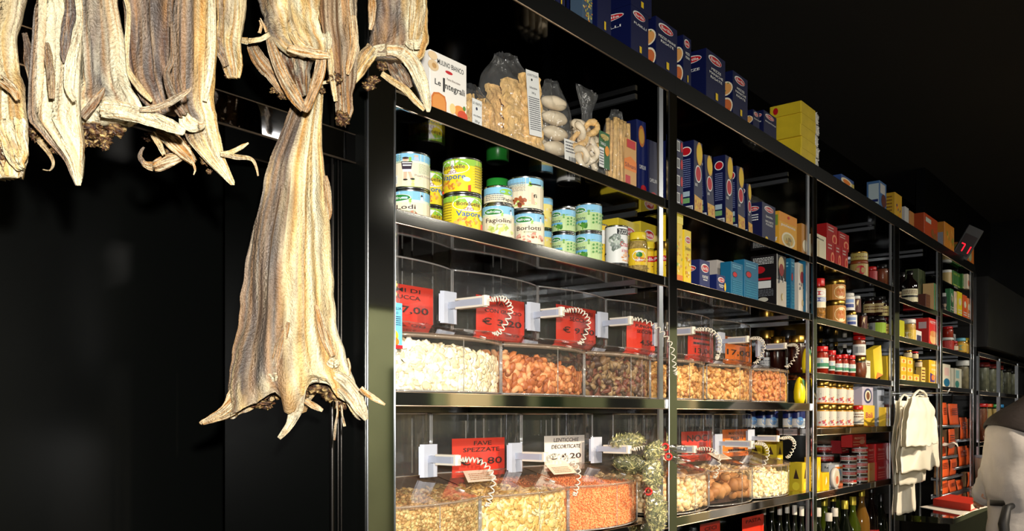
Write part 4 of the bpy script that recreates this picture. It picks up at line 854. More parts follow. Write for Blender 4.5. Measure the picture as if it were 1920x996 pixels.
can(1156, 1.290, z2, .0317, .1165, white, [('R', .48, .80, 1, .95, black), ('T', 'ZUCCATO', .76, .875, .11, white, .46), ('B', 24, .18, .38, .66, .78, .09, [P(150, 160, 150), P(190, 200, 184), P(110, 120, 110)]), ('T', 'Crauti', .76, .56, .13, lred, .36), ('T', 'al naturale', .80, .40, .09, lred, .34), ('B', 14, .62, .10, .98, .34, .05, [P(220, 150, 90), P(240, 190, 140)]), ('R', 0, 0, 1, .07, black), ('R', 0, .30, .1, .34, black)], 'white sauerkraut tin with cabbage picture and black name band', .1)
jar(1196, 1.287, z2, .0277, .117, chick, yellid, yel, [('E', .55, .55, .26, .34, white), ('E', .55, .62, .12, .16, grn), ('T', 'Olive', .62, .42, .16, lred, .4), ('T', 'al naturale', .62, .26, .12, lred, .42), ('E', .1, .6, .06, .1, grey)], 'jar with yellow lid and yellow label right of the white tin', lab=(.22, .70))
def cheesy(): return [('R', 0, .62, 1, .82, lred), ('T', 'Pollo', .5, .72, .11, white, .7), ('B', 10, .1, .05, .9, .55, .04, [black, brn])]
jar(1216, 1.345, z2, .022, .122, yelj, yellid, yel, cheesy(), 'narrow yellow jar with a red band, left of the metal strip', lab=(.05, .9), neck=.9)
jar(1240, 1.300, z2, .0235, .117, yelj, goldlid, yel, cheesy(), 'yellow jar with a red band beside the tall post', lab=(.05, .9), neck=.9)
emi = logo(.5, .82, .28, .08)+[('T', 'Emiliane', .5, .64, .09, black, .55), ('T', 'CANNELLONI', .5, .5, .05, black, .5)]
box(1159, 1199, 408, 1.342, z2, .10, P(214, 190, 50), emi, 'dull yellow carton at the back left of its twin, oval red logo')
box(1201, 1233, 414, 1.372, z2, .10, P(214, 190, 50), emi, 'dull yellow carton at the back just left of the post')
# --- first shelf of the first bay: bread and snacks
z1 = .632
box(722, 796, 160, 1.31, z1, .16, P(206, 176, 128), [('L', 3, .1, .2, .9, .5, brn), ('R', 0, .8, 1, .84, brn)], 'plain beige carton half hidden behind the arched fish jaw')
box(806, 875, 92, 1.264, z1+.0008, .055, P(244, 238, 226), [('T', 'MULINO BIANCO', .55, .86, .085, black, .72), ('E', .50, .74, .10, .028, lred), ('T', 'Le', .20, .50, .10, black, .16), ('T', 'I', .36, .50, .24, black, .05), ('T', 'ntegrali', .66, .50, .11, black, .54), ('T', 'Fette Biscottate', .62, .62, .035, P(110, 90, 80), .36),
    ('Q', [(.02, .02), (.42, .02), (.42, .20), (.38, .30), (.22, .33), (.08, .30), (.02, .22)], P(206, 112, 36)), ('Q', [(.05, .04), (.39, .04), (.39, .19), (.35, .27), (.22, .30), (.10, .27), (.05, .20)], P(226, 146, 66)), ('E', .78, .14, .16, .10, P(240, 150, 60)), ('E', .86, .08, .14, .09, P(214, 70, 30)), ('E', .58, .14, .08, .09, P(250, 214, 140)), ('E', .90, .22, .04, .04, P(90, 140, 50)),
    ('E', .06, .74, .14, .09, P(226, 196, 150)), ('E', .08, .74, .06, .045, P(196, 150, 90)), ('E', .04, .90, .12, .07, P(236, 206, 160))], 'white carton of wholemeal rusks with a toast slice pictured', side=[('R', 0, 0, 1, .1, brn)])
crk = pm('cracker_bake', (244, 200, 130), .6, noise_amt=.35, nscale=40, bump=.5, bscale=90); crk2 = pm('pale_rusk', (240, 222, 190), .6, noise_amt=.2, nscale=30)
def envelope(W, T_, h, top=.25, seed=0, amp=.006, flare=0):
    m = MB()
    def f(a, b):
        q = 2*pi*a; k = 1 if b < 1-top else 1-.55*sst(1-top, 1, b)
        if flare: k = 1-.84*sst(.42, .62, b)+flare*sst(.68, 1, b)
        sx = math.copysign(abs(cos(q))**.6, cos(q)); sy = math.copysign(abs(sin(q))**.6, sin(q))
        tt = T_*(1-.7*sst(.55, 1, b))*(1 if not flare else (1-.6*sst(.35, .6, b)))
        n = noise.noise(V(cos(q)*3+seed, sin(q)*3, b*7))*amp + noise.noise(V(cos(q)*9+seed, sin(q)*9, b*19))*amp*.5
        lowr = .75+.25*sst(0, .06, b)
        return V(W/2+W/2*sx*k*lowr+n, -T_/2*0+tt/2*sy*lowr+n+T_/2, max(.001, b*h+.004*noise.noise(V(a*30, seed, 0))*(b > .9)))
    m.grid(f, 64, 44, film, closeu=True); return m
def bag(pl, pr, yt, Y, zs, T_, label, fill, lab=None, lean=0, seed=0, flare=0, name='snack_bag', h=None, amp=.006, tie=None):
    a = V(Xp(pl, Y), Y, H+zs); W = Xp(pr, Y)-a.x; hh = h or hgt(pl if lean <= 0 else (pl+pr)/2, yt, Y, zs)
    t = thing(name, label, 'bag of food', a); t.rotation_euler = (0, lean, 0)
    envelope(W, T_, hh, seed=seed, flare=flare, amp=amp).build('film_wrapper', t)
    fill(t, W, T_, hh, random.Random(seed))
    if lab:
        x0, z0, x1, z1, mat, prims = lab; l = MB(); lw, lh = (x1-x0)*W, (z1-z0)*hh
        mp = lambda x, y, e: V(x0*W+x, -.006-e, z0*hh+y)
        design(l, mp, lw, lh, [('R', 0, 0, 1, 1, mat)]+prims); l.build('paper_label', t)
    return t
def sheets(n, tilt=.1, hh=.72):
    def f(t, W, T_, h, rnd):
        for i in range(n):
            x = W*(.10+.8*i/(n-1)); mb = MB(); s = i*3.3
            def g(a, b, x=x, s=s, off=0): return V(x+.006*noise.noise(V(a*4, b*8, s))+.004*noise.noise(V(a*11, b*20, s))+tilt*b*h*.2+off, T_*(.12+.76*a)+.003*noise.noise(V(b*12, s, 0)), .003+b*h*hh*(1+.04*sin(i*2)))
            mb.grid(lambda a, b: g(a, b), 10, 26, crk); mb.grid(lambda a, b: g(a, b, off=.0045), 10, 26, crk)
            mb.grid(lambda a, b: g(0, b, off=.0045*a), 2, 26, crk); mb.grid(lambda a, b: g(1, b, off=.0045*a), 2, 26, crk); mb.grid(lambda a, b: g(a, 1, off=.0045*b), 10, 2, crk)
            mb.build('cracker_sheet', t)
    return f
def slabs(t, W, T_, h, rnd):      # two layers of knobbly flat breads seen broadside
    for r, (x0, x1) in enumerate([(.06, .50), (.52, .97)]):
        for k in range(2):
            mb = MB(); yy = T_*(.10+.42*k)
            def g(a, b, off=0, x0=x0, x1=x1, yy=yy, k=k):
                e = .02*noise.noise(V(b*9, k+r*3, 4)); n = .007*noise.noise(V(a*5, b*11, k*3+r))+.004*noise.noise(V(a*12, b*24, k))
                return V((x0+(x1-x0)*a)*W+e*(1 if a > .5 else -1)*.4, yy+n+off, .003+b*h*(.66+.12*r))
            for off in (0, .012): mb.grid(lambda a, b: g(a, b, off), 14, 40, crk)
            for a_ in (0, 1): mb.grid(lambda a, b: g(a_, b, .012*a), 2, 40, crk)
            mb.grid(lambda a, b: g(a, 1, .012*b), 14, 2, crk); mb.build('flat_bread', t)
def rounds(t, W, T_, h, rnd):
    for i in range(5): MB().blob((W*.5, T_*.42, h*(.10+.165*i)), W*.42, T_*.36, h*.075, crk2, 20, 12, Matrix.Rotation(.15, 3, 'X'), .08, i).build('rusk', t)
def rings(n, r=.021):
    def f(t, W, T_, h, rnd):
        for i in range(n):
            c = V(W*rnd.uniform(.2, .8), T_*rnd.uniform(.2, .7), .032+h*.44*(i/n)); R = Matrix.Rotation(rnd.gauss(1.3, .4), 3, 'X') @ Matrix.Rotation(rnd.gauss(0, .5), 3, 'Y')
            pts = [c + R @ V(r*cos(q), r*.8*sin(q), .004*sin(2*q)) for q in [2*pi*j/14 for j in range(15)]]
            MB().tube(pts, [.0085+.0015*sin(j*1.3) for j in range(15)], crk2 if i % 3 else crk, 8).build('ring_biscuit', t)
    return f
def sticks(n, mat=None, hh=.85, r=.007):
    def f(t, W, T_, h, rnd):
        for i in range(n):
            x = W*(.14+.72*(i % (n//2))/(n//2-1)); y = T_*(.25 if i < n//2 else .6)
            MB().tube([(x+rnd.gauss(0, .003), y, .004+h*hh*b) for b in (0, .25, .5, .75, 1)], r, mat or crk, 8).build('breadstick', t)
    return f
bl = P(70, 70, 80)
bag(880, 939, 140, 1.315, z1, .09, 'film bag of cracker sheets right of the white rusk carton', sheets(8), (.02, .10, .32, .62, white, [('T', 'LE VERITA', .5, .86, .08, black, .9), ('E', .45, .70, .10, .05, navy), ('T', 'crocchette', .5, .48, .07, black, .8), ('T', '200 gr', .5, .30, .08, black, .5), ('L', 3, .1, .05, .9, .2, bl)]), seed=3)
bag(955, 1030, 85, 1.285, z1, .11, 'largest film bag of knobbly flat breads leaning left with a white label', slabs, (.46, .14, .78, .80, white, [('T', 'LE BOTTEGHE', .5, .93, .035, bl, .8), ('E', .42, .86, .06, .02, black), ('T', 'Schiacciatine', .5, .74, .035, black, .6), ('T', '300 g', .5, .66, .03, black, .3), ('L', 16, .08, .08, .92, .60, bl)]), seed=5, lean=-.10)
bag(1036, 1084, 140, 1.315, z1, .07, 'film bag of pale round rusks with a small bar code label', rounds, (.40, .04, .95, .34, white, [('L', 4, .1, .5, .9, .95, bl), ('K', .3, .08, .8, .38, black)]), seed=6, lean=-.06)
bag(1094, 1150, 146, 1.27, z1, .075, 'clear bag of ring biscuits gathered into a flared twisted top', rings(20), (.44, .10, .80, .50, P(24, 96, 46), [('R', 0, 0, .45, .55, white), ('L', 6, .04, .05, .42, .5, bl), ('E', .5, .86, .4, .08, P(190, 170, 90)), ('T', 'TARALLI', .35, .66, .08, white, .5), ('E', .72, .5, .2, .14, P(240, 150, 20)), ('B', 8, .1, .75, .9, .95, .06, [P(120, 90, 40), P(210, 190, 120)])]), seed=8, flare=.55, amp=.004)
bag(1156, 1190, 196, 1.27, z1, .06, 'clear bag of breadsticks with a red and orange wrapper print', sticks(10), (.30, .04, .98, .62, P(214, 160, 90), [('R', .1, .0, .5, .18, lred), ('R', 0, .3, 1, .52, orange), ('T', 'Silvani', .5, .41, .10, P(120, 40, 20), .9), ('Q', [(.0, .52), (1, .52), (.5, .62)], orange), ('R', .2, .8, .9, .98, lred)]), seed=9)
bag(985, 1036, 160, 1.43, z1, .07, 'added bag of long pale breadsticks at the back, in place of a reflection', sticks(8, crk2, .9, .012), seed=10)  # added for sticks that are only a reflection in the top board
bb = [('R', .0, .0, 1, 1, navy2), ('E', .5, .80, .34, .14, P(200, 120, 60)), ('E', .5, .80, .26, .10, pasta), ('T', 'CAPELLINI', .5, .40, .05, white, .7), ('E', .55, .12, .3, .05, lred)]
box(1197, 1214, 225, 1.30, z1, .06, navy, bb, 'blue pasta carton with a bowl picture right of the breadsticks', lean=-.05)
box(1217, 1234, 262, 1.30, z1, .06, navy, [('T', 'CAPELLINI', .5, .35, .06, white, .8), ('E', .5, .12, .3, .04, lred)], 'narrow blue pasta carton leaning beside the inner metal strip', lean=-.04)
# --- first shelf of the second bay: blue pasta cartons
def spine(name): return [('E', .5, .86, .36, .065, white), ('E', .5, .86, .30, .052, lred), ('L', 14, .2, .36, .8, .76, P(120, 130, 170)), ('R', .2, .24, .75, .31, P(170, 190, 200)), ('R', .2, .15, .75, .22, P(120, 170, 110)), ('R', .1, .02, .95, .11, white), ('K', .2, .03, .9, .1, black)]
def face_(name): return [('E', .5, .56, .36, .12, white), ('E', .5, .56, .30, .10, lred), ('E', .62, .84, .36, .16, pasta), ('E', .62, .84, .30, .13, yel), ('Q', [(.02, .02), (.95, .02), (.95, .22), (.02, .26)], pasta), ('B', 12, .1, .04, .9, .22, .12, [yel, pasta2, P(200, 90, 40)]), ('T', name, .2, .40, .04, white, .3)]
def sbox(pl, pr, yt, Y, dy, label, name='LINGUINE', lean=0, h=None):
    return box(pl, pr, yt, Y, z1, dy, navy, face_(name), label, side=spine(name), lean=lean, h=h)
for i, (y, hh) in enumerate([(0, .052), (1, .052), (2, .052), (3, .052)]):
    box(1268, 1281, 0, 1.275, z1, .09, navy, [('R', .05, .3, .5, .9, white), ('K', .1, .35, .45, .85, black), ('E', .75, .6, .15, .3, lred)], ['lowest', 'second lowest', 'second highest', 'topmost'][i]+' of the blue cartons lying flat by the tall post', h=hh, z0=z1+i*.0525, name='pasta_box', cat='pasta box')
a = sbox(1301, 1317, 262, 1.27, .055, 'tall blue pasta carton with bar code spine, left of the leaning ones')
b = sbox(1327, 1341, 292, 1.275, .05, 'blue pasta carton leaning left, first after the tall upright one', lean=-.12)
sbox(1360, 1374, 290, 1.27, .045, 'blue pasta carton upright in the middle with green code patch')
sbox(1384, 1397, 312, 1.275, .04, 'blue pasta carton right of the middle one, tilted slightly', 'SPAGHETTI', lean=-.06)
sbox(1403, 1411, 345, 1.275, .04, 'thin dark blue pasta carton tilted beside the wide short carton', 'BUCATINI', lean=-.08)
box(1429, 1454, 378, 1.262, z1, .07, P(22, 26, 70), logo(.5, .86, .34, .085)+[('T', 'Specialita', .5, .66, .06, white, .5), ('T', 'ORECCHIETTE', .5, .52, .055, white, .6), ('T', 'PUGLIESI', .5, .44, .055, white, .5), ('E', .3, .06, .1, .04, yel)], 'short wide dark carton with red oval logo left of the yellow one', side=logo(.5, .84, .34, .07)+[('L', 3, .2, .5, .8, .7, white)], name='pasta_box', cat='pasta box')
box(1461, 1494, 395, 1.265, z1, .05, P(232, 170, 50), [('R', 0, .74, 1, 1, P(232, 150, 40)), ('T', 'polenta', .5, .66, .08, white, .8, .2), ('E', .5, .26, .38, .22, cream), ('E', .5, .26, .3, .17, P(206, 190, 130)), ('B', 12, .3, .12, .7, .4, .06, [pasta, P(150, 130, 80)]), ('E', .5, .9, .06, .04, lred)], 'yellow carton with a bowl of creamy food pictured, dark bay', side=[('R', .1, .6, .9, .9, P(120, 150, 60)), ('B', 5, .2, .1, .8, .5, .1, [lred, white])])
box(1505, 1518, 425, 1.28, z1, .05, P(190, 130, 50), [('E', .5, .3, .4, .2, cream)], 'dull orange carton against the second tall post')
bg = bag(1400, 1470, 350, 1.36, z1, .10, 'brown paper-like bags standing behind the short wide carton', lambda t, W, T_, h, r: MB().blob((W*.5, T_*.5, h*.36), W*.42, T_*.4, h*.35, pm('kraft_paper', (140, 120, 90), .7, noise_amt=.3, nscale=30), 20, 14, None, .25, 4).build('paper_bag', t), seed=12)
# --- second shelf of the second bay
fus = [('B', 14, .1, .1, .9, .9, .10, [pasta, yel, P(250, 236, 160)])]
box(1267, 1280, 400, 1.262, z2, .05, P(246, 210, 50), [('R', 0, .0, 1, .10, orange), ('B', 22, .1, .12, .9, .70, .12, [P(250, 232, 150), pasta, P(170, 190, 80)]), ('R', 0, .86, 1, 1, P(252, 230, 90))], 'tall bright yellow carton next to the tall post')
box(1283, 1296, 430, 1.262, z2, .05, P(246, 214, 40), logo(.5, .82, .4, .07)+[('T', 'Emiliane', .5, .66, .07, black, .7), ('B', 18, .15, .12, .85, .55, .12, [P(252, 236, 170), pasta, P(220, 150, 60)])], 'shorter bright yellow carton with a small red oval')
puntl = lambda n: logo(.5, .72, .38, .16)+[('T', n, .5, .40, .11, white, .56), ('L', 1, .3, .25, .7, .33, white)]
box(1312, 1331, 486, 1.262, z2, .08, navy2, puntl('PUNTINE'), 'small blue pasta carton reading puntine', side=logo(.5, .7, .34, .12), name='pasta_box', cat='pasta box')
box(1344, 1360, 514, 1.262, z2, .06, navy2, puntl('RISONI')+[('E', .92, .35, .10, .25, yel)], 'smallest blue pasta carton reading risoni', side=[], name='pasta_box', cat='pasta box')
box(1345, 1368, 487, 1.335, z2, .05, P(200, 190, 180), [('R', 0, 0, 1, .5, white), ('B', 8, .3, .4, .9, .95, .12, [P(190, 150, 110), lred, P(90, 60, 50)])], 'pale printed packet standing behind the risoni carton')
tl = lambda c=.3: [('E', c, .64, .2, .09, P(20, 30, 60)), ('E', c, .64, .17, .07, lred), ('L', 2, .1, .82, .8, .94, P(120, 190, 214)), ('L', 7, .1, .08, .9, .5, P(50, 140, 170))]
box(1371, 1393, 490, 1.268, z2, .04, teal, tl(), 'teal rice carton, left one of the front pair')
box(1395.5, 1422, 486, 1.268, z2, .04, teal, tl(), 'teal rice carton, right one of the front pair')
pica = [('R', 0, 0, 1, .52, P(226, 214, 196)), ('E', .5, .82, .30, .16, P(214, 196, 150)), ('E', .5, .72, .24, .12, P(150, 40, 40)), ('B', 14, .1, .42, .9, .62, .08, [grey, P(90, 90, 96), white]), ('E', .55, .2, .10, .07, P(190, 160, 90)), ('E', .60, .2, .08, .055, cream), ('R', 0, 0, .05, 1, white)]
box(1455.5, 1474, 476, 1.262, z2, .10, P(22, 18, 20), pica, 'black-sided carton with a rice and shell picture on its front', side=[('E', .35, .72, .22, .07, lred), ('L', 5, .1, .82, .9, .96, white), ('R', .25, .52, .8, .56, lred), ('R', .3, .36, .8, .50, white), ('L', 5, .1, .2, .9, .34, grey), ('E', .5, .14, .2, .045, P(214, 210, 190)), ('T', 'Italica', .5, .05, .05, white, .7, .3)])
box(1483, 1490, 484, 1.262, z2, .05, teal, tl(), 'thin teal carton wedged between the two shell-picture cartons', side=tl())
box(1496, 1511, 492, 1.269, z2, .035, P(220, 210, 195), pica, 'carton with a rice and shell picture nearest the second post')
box(1515, 1521, 492, 1.262, z2, .03, teal, [], 'sliver of teal carton touching the second tall post')
# --- top of the shelving
zt = 1.008
T1 = D+.01
def pbox(pl, pr, yt, label, name, dy=.07, Y=T1, side=True, z=zt, h=None, pic=True, **k):
    fr = logo(.45, .86, .34, .085)+[('T', n, .5, .66-.085*i, .05, white, min(.8, .10*len(n))) for i, n in enumerate(name.split('|'))]+[('Q', [(.46, .08), (.58, .08), (.58, .22), (.46, .22)], yel)]
    sd = [('E', .5, .62, .5, .16, cream), ('E', .5, .62, .42, .13, P(226, 160, 90)), ('E', .5, .22, .5, .20, cream), ('E', .5, .22, .42, .16, P(206, 110, 60)), ('B', 5, .3, .05, .8, .9, .08, [grn, lred])] if pic else logo(.5, .84, .36, .075)+[('T', name.split('|')[0], .5, .62, .05, white, .6)]
    return box(pl, pr, yt, Y, z, dy, navy, fr, label, side=sd if side else None, name='pasta_box', cat='pasta box', h=h, **k)
pbox(1043, 1060, -60, 'blue carton with a round pasta plate at the top left end', 'TAGLIATELLE', .05)
box(1093, 1111, -60, T1, zt, .04, P(70, 90, 110), [('B', 40, .05, .02, .95, .55, .09, [P(196, 180, 80), P(130, 150, 60), P(214, 140, 60), P(230, 210, 120)]), ('E', .5, .75, .45, .2, cream)], 'carton with a yellow-green noodle picture at the top left', name='pasta_box', cat='pasta box')
def big(pl, pr, yt, label, name, z=zt, h=None, dy=.16, Y=T1): return pbox(pl, pr, yt, label, name, dy, Y=Y, z=z, h=h, pic=False)
big(1120, 1146, -20, 'upright blue carton left of the fusilli carton on top', 'PENNE', dy=.10, h=.155)
big(1183, 1216, 5, 'blue fusilli carton standing at the front on top of the shelves', 'FUSILLI', h=.130)
big(1183, 1222, -90, 'blue fusilli carton stacked above the front fusilli one', 'FUSILLI', z=zt+.131, h=.12)
pbox(1230, 1270, 50, 'blue carton reading mezze penne rigate in two lines', 'MEZZE PENNE|RIGATE', .05, h=.148)
pbox(1281, 1296, 74, 'narrow blue carton between mezze penne and mezze maniche', 'MEZZE|PENNE', .04, h=.150)
big(1324, 1360, 78, 'wide blue mezze maniche rigate carton, larger of the pair', 'MEZZE|MANICHE|RIGATE', dy=.11, h=.160)
pbox(1374, 1402, 116, 'blue mezze maniche rigate carton nearest the post below', 'MEZZE|MANICHE|RIGATE', .05, h=.150)
pbox(1412, 1424, 180, 'small dark blue carton behind the bigger ones on top', 'RIGATONI', .04, Y=T1+.03, h=.09)
big(1432, 1456, 178, 'blue carton standing left of the yellow packets', 'RIGATONI', dy=.05, h=.105, Y=T1+.02)
yb = pm('yellow_packet', (226, 196, 40), .45, noise_amt=.1, nscale=20); wr = pm('white_wrap_tear', (226, 222, 210), .5, bump=.8, bscale=60)
zz = zt
for i in range(5):
    a = V(Xp(1500, T1+.01), T1+.005, H+zz); hh = .046; t = thing('yellow_packet', ['lowest yellow packet, flattened with torn white ends', 'second yellow packet from the bottom of the stack', 'middle yellow packet of the stack of five', 'yellow packet second from the top of the stack', 'topmost yellow packet with a small red mark'][i], 'packet', a)
    W = Xp(1534, T1)-Xp(1500, T1); dx = [0, .006, -.004, .004, 0][i]
    m = MB(); m.box(dx, dx+W*.8, 0, .13, 0, hh-.001, yb, .004)
    if i == 4: design(m, plane_map((dx, .13, 0), (0, -1, 0), (-1, 0, 0)), .13, hh, [('E', .2, .5, .08, .3, lred)])
    m.build('carton', t)
    e = MB(); e.grid(lambda a_, b_: V(dx+W*.8+W*.22*a_+.012*noise.noise(V(a_*3+i, b_*6, i)), .006+.012*noise.noise(V(a_*5, b_*9, i+3)), max(.001, hh*b_*.95)), 8, 10, wr)
    e.build('torn_wrap', t, solid=.002); zz += hh
# ------------------------------------------------------------------ herb bags in front of the first post
herb = [pm('dried_herb_%d' % i, c, .7) for i, c in enumerate([(136, 136, 78), (104, 108, 60), (166, 162, 104), (196, 190, 140), (84, 88, 48)])]
straw = pm('herb_straw', (206, 196, 130), .6)
def herb_bag(c, rx, ry, rz, rot, n, label, seed, neck=None):
    rnd = random.Random(seed); t = thing('herb_bag', label, 'bag of herbs', c)
    R = Matrix.Rotation(rot, 3, 'Y'); h = MB()
    for i in range(n):
        d = V(rnd.gauss(0, 1), rnd.gauss(0, 1), rnd.gauss(0, 1)).normalized(); q = rnd.uniform(.55, .95)
        p = R @ V(d.x*rx*q, d.y*ry*q, d.z*rz*q); L = rnd.uniform(.010, .028); wd = rnd.uniform(.0012, .0035)
        u = (R @ V(rnd.gauss(0, 1.2), rnd.gauss(0, .6), rnd.gauss(0, .8))).normalized(); s = u.cross(V(rnd.gauss(0, 1), rnd.gauss(0, 1), rnd.gauss(0, 1))).normalized()
        b = u.cross(s)*L*.15; m = straw if rnd.random() < .2 else rnd.choice(herb)
        h.add([p-u*L/2, p+s*wd+b, p+u*L/2, p-s*wd+b], [(0, 1, 2, 3)], m)
    h.blob((0, 0, 0), rx*.72, ry*.72, rz*.72, herb[1], 16, 12, R, .3, seed)
    h.build('dried_herbs', t, kind='stuff')
    f = MB(); f.blob((0, 0, 0), rx*1.04, ry*1.04, rz*1.04, film, 40, 30, R, .14, seed); f.build('film_wrapper', t)
    if neck:
        a, b = Vector(neck[0])-c, Vector(neck[1])-c; dr = (b-a); m = MB()
        m.grid(lambda u, v: a+dr*v+(RT*cos(2*pi*u)+UP*sin(2*pi*u))*(.005+.011*v**1.2+.006*noise.noise(V(u*14, v*4, seed))*v), 30, 8, clear('bunched_film', (.75, .75, .73), .15, 1.5, .25, .8, 60), closeu=True)
        m.build('film_neck', t)
        MB().tube([a+(RT*cos(q)+UP*sin(q))*.009+dr*.04 for q in [2*pi*j/12 for j in range(13)]], .0028, pm('red_tie', (214, 26, 18), .4)).build('red_tie', t)
    return t
yh = 1.205
P3 = lambda px, py, Y: atY(px, py, Y)
herb_bag(P3(1178, 828, 1.33), .088, .032, .024, -.05, 1100, 'upper bag of dried green herbs lying behind the red-tied ends', 1)
herb_bag(P3(1190, 872, 1.375), .10, .05, .030, .15, 1300, 'middle bag of dried herbs pressed against the orange lentil bin', 2)
herb_bag(P3(1228, 845, 1.222), .050, .022, .026, -.15, 700, 'small herb bag with a red tie pointing right across the post', 3, (P3(1246, 838, 1.20), P3(1278, 843, 1.185)))
herb_bag(P3(1224, 890, 1.218), .042, .024, .048, .25, 800, 'upright bag of pale dried herbs hanging beside the first post', 4, (P3(1252, 856, 1.205), P3(1284, 868, 1.19)))
herb_bag(P3(1230, 960, 1.216), .046, .026, .066, -.2, 1200, 'lowest bag of pale dried herbs overlapping the post foot', 5, (P3(1216, 922, 1.20), P3(1206, 916, 1.20)))
# thin bag of dried flowers beside the column
a = atY(729, 640, 1.245); t = thing('dried_flower_bag', 'tall narrow film bag of dried yellow flowers by the column', 'bag of herbs', V(a.x, 1.238, a.z-.02))
W_, H_ = .022, Zp(729, 420, 1.24)-a.z+.02
m = MB(); m.grid(lambda u, v: V(W_*cos(2*pi*u)*(1-.3*v)+.003*noise.noise(V(u*9, v*8, 1)), .010*sin(2*pi*u), v*H_), 24, 30, film, closeu=True); m.build('film_wrapper', t)
rnd = random.Random(5); m = MB()
for i in range(150):
    zc = H_*rnd.choice([rnd.uniform(.72, .98), rnd.uniform(.40, .66)]); m.blob((rnd.gauss(-.003, .007), rnd.gauss(0, .003), zc), .0032, .0032, .0036, pm('dried_flower', (214, 206, 120), .7), 5, 4, None, .5, i)
m.build('dried_flowers', t, kind='stuff')
l = MB(); design(l, plane_map((-.019, -.0115, H_*.02), (1, 0, 0), (0, -1, 0)), .036, H_*.36, [('R', 0, 0, 1, 1, P(110, 196, 230)), ('T', 'SICILIA', .5, .88, .06, black, .9), ('T', 'ORO', .5, .78, .05, black, .4), ('L', 5, .1, .5, .9, .72, navy), ('E', .4, .28, .3, .12, yel), ('E', .4, .15, .35, .10, orange), ('R', 0, 0, 1, .08, lred)]); l.build('paper_label', t)
# ------------------------------------------------------------------ second bay extras
FREE = True
z3 = .0475
for i, (px, xx) in enumerate([(1438, 3.58), (1458, 3.57), (1478, 3.64), (1494, 3.57)]):
    jar(px, Yat(px, xx), BZ[2][2]+TR, .036, .186-.03*(i % 2), darkj, [goldlid, goldlid, blklid, goldlid][i], white if i in (0, 2) else None, [('L', 3, .1, .2, .9, .8, grey)], ['dark preserve jar with gold lid behind the last scoop handle', 'dark jar in front with a gold lid, partly behind the scoop', 'dark jar with a black lid right of the gold-lidded ones', 'dark reddish jar at the back right beside the metal strip'][i], lab=(.15, .45))
def lemon(px, Y, z, label, r=.026, h=.105):
    a = V(Xp(px, Y), Y, H+z); t = thing('yellow_gourd_packet', label, 'yellow bottle', a)
    MB().lathe([(.004, 0), (r*.8, .002), (r, h*.2), (r*1.02, h*.45), (r*.8, h*.75), (r*.45, h*.93), (.002, h)], pm('lemon_yellow', (246, 218, 20), .35), seg=28).build('body', t)
    m = MB(); m.add([(-r*.7, -r*.75, h*.82), (-r*.2, -r*1.05, h*.60), (-r*.05, -r*.9, h*.86), (-r*.4, -r*.7, h*.96)], [(0, 1, 2, 3)], pm('leaf_green', (30, 110, 36), .5)); m.build('leaf', t)
lemon(1499, Yat(1499, 3.42), .046, 'lemon-yellow rounded bottle with a green leaf, left of its twin', .022); lemon(1512, Yat(1512, 3.57), BZ[2][2]+TR, 'lemon-yellow rounded bottle behind the metal strip', .022)
# small steel sub-shelf with tins above the yellow boxes
for i, px in enumerate([1410, 1432, 1447, 1480, 1497]):
    can(px, Yat(px, 3.558+.004*(i % 2)), BZ[2][3]+TR, .027, .075, P(190, 200, 206) if i != 3 else cream, [('R', 0, .55, 1, 1, navy2), ('R', 0, .1, .5, .5, white), ('E', .6, .4, .2, .25, P(80, 140, 200)), ('L', 3, .5, .1, .95, .4, grey)], ['leftmost blue and white tin at the side of the third-bay shelf', 'second blue and white tin at the side of the third-bay shelf', 'middle blue and white tin at the side of the third-bay shelf', 'cream and blue tin, second from the right at the side of the third-bay shelf', 'blue and white tin nearest the inner strip at the side of the third-bay shelf'][i])
ybx = P(214, 190, 40)
def tri(c=.5): return [('Q', [(c-.2, .45), (c+.25, .45), (c, .8)], P(60, 40, 30)), ('E', c, .2, .3, .14, P(250, 230, 60)), ('R', 0, .0, 1, .04, orange)]
for i, (px, k_, h_) in enumerate([(1404, 0, .105), (1432, 0, .105), (1404, 1, .10), (1432, 1, .10), (1458, 0, .105), (1480, 0, .12)]):
    yy = Yat(px+24, 3.532); dpt = Yat(px, 3.532)-yy-.002
    o = box(0, 10, 0, yy, BZ[2][4]+TR+k_*.1055, dpt, ybx, tri(), ['lowest left yellow carton behind the peeled almonds', 'lowest middle yellow carton behind the peeled almonds', 'upper left yellow carton behind the peeled almonds', 'upper middle yellow carton behind the peeled almonds', 'yellow carton with dark triangle behind the bin corner', 'front yellow carton with dark triangle next to the inner strip'][i], h=h_, w=.07, side=tri()); o.location.x = 3.532
FREE = False
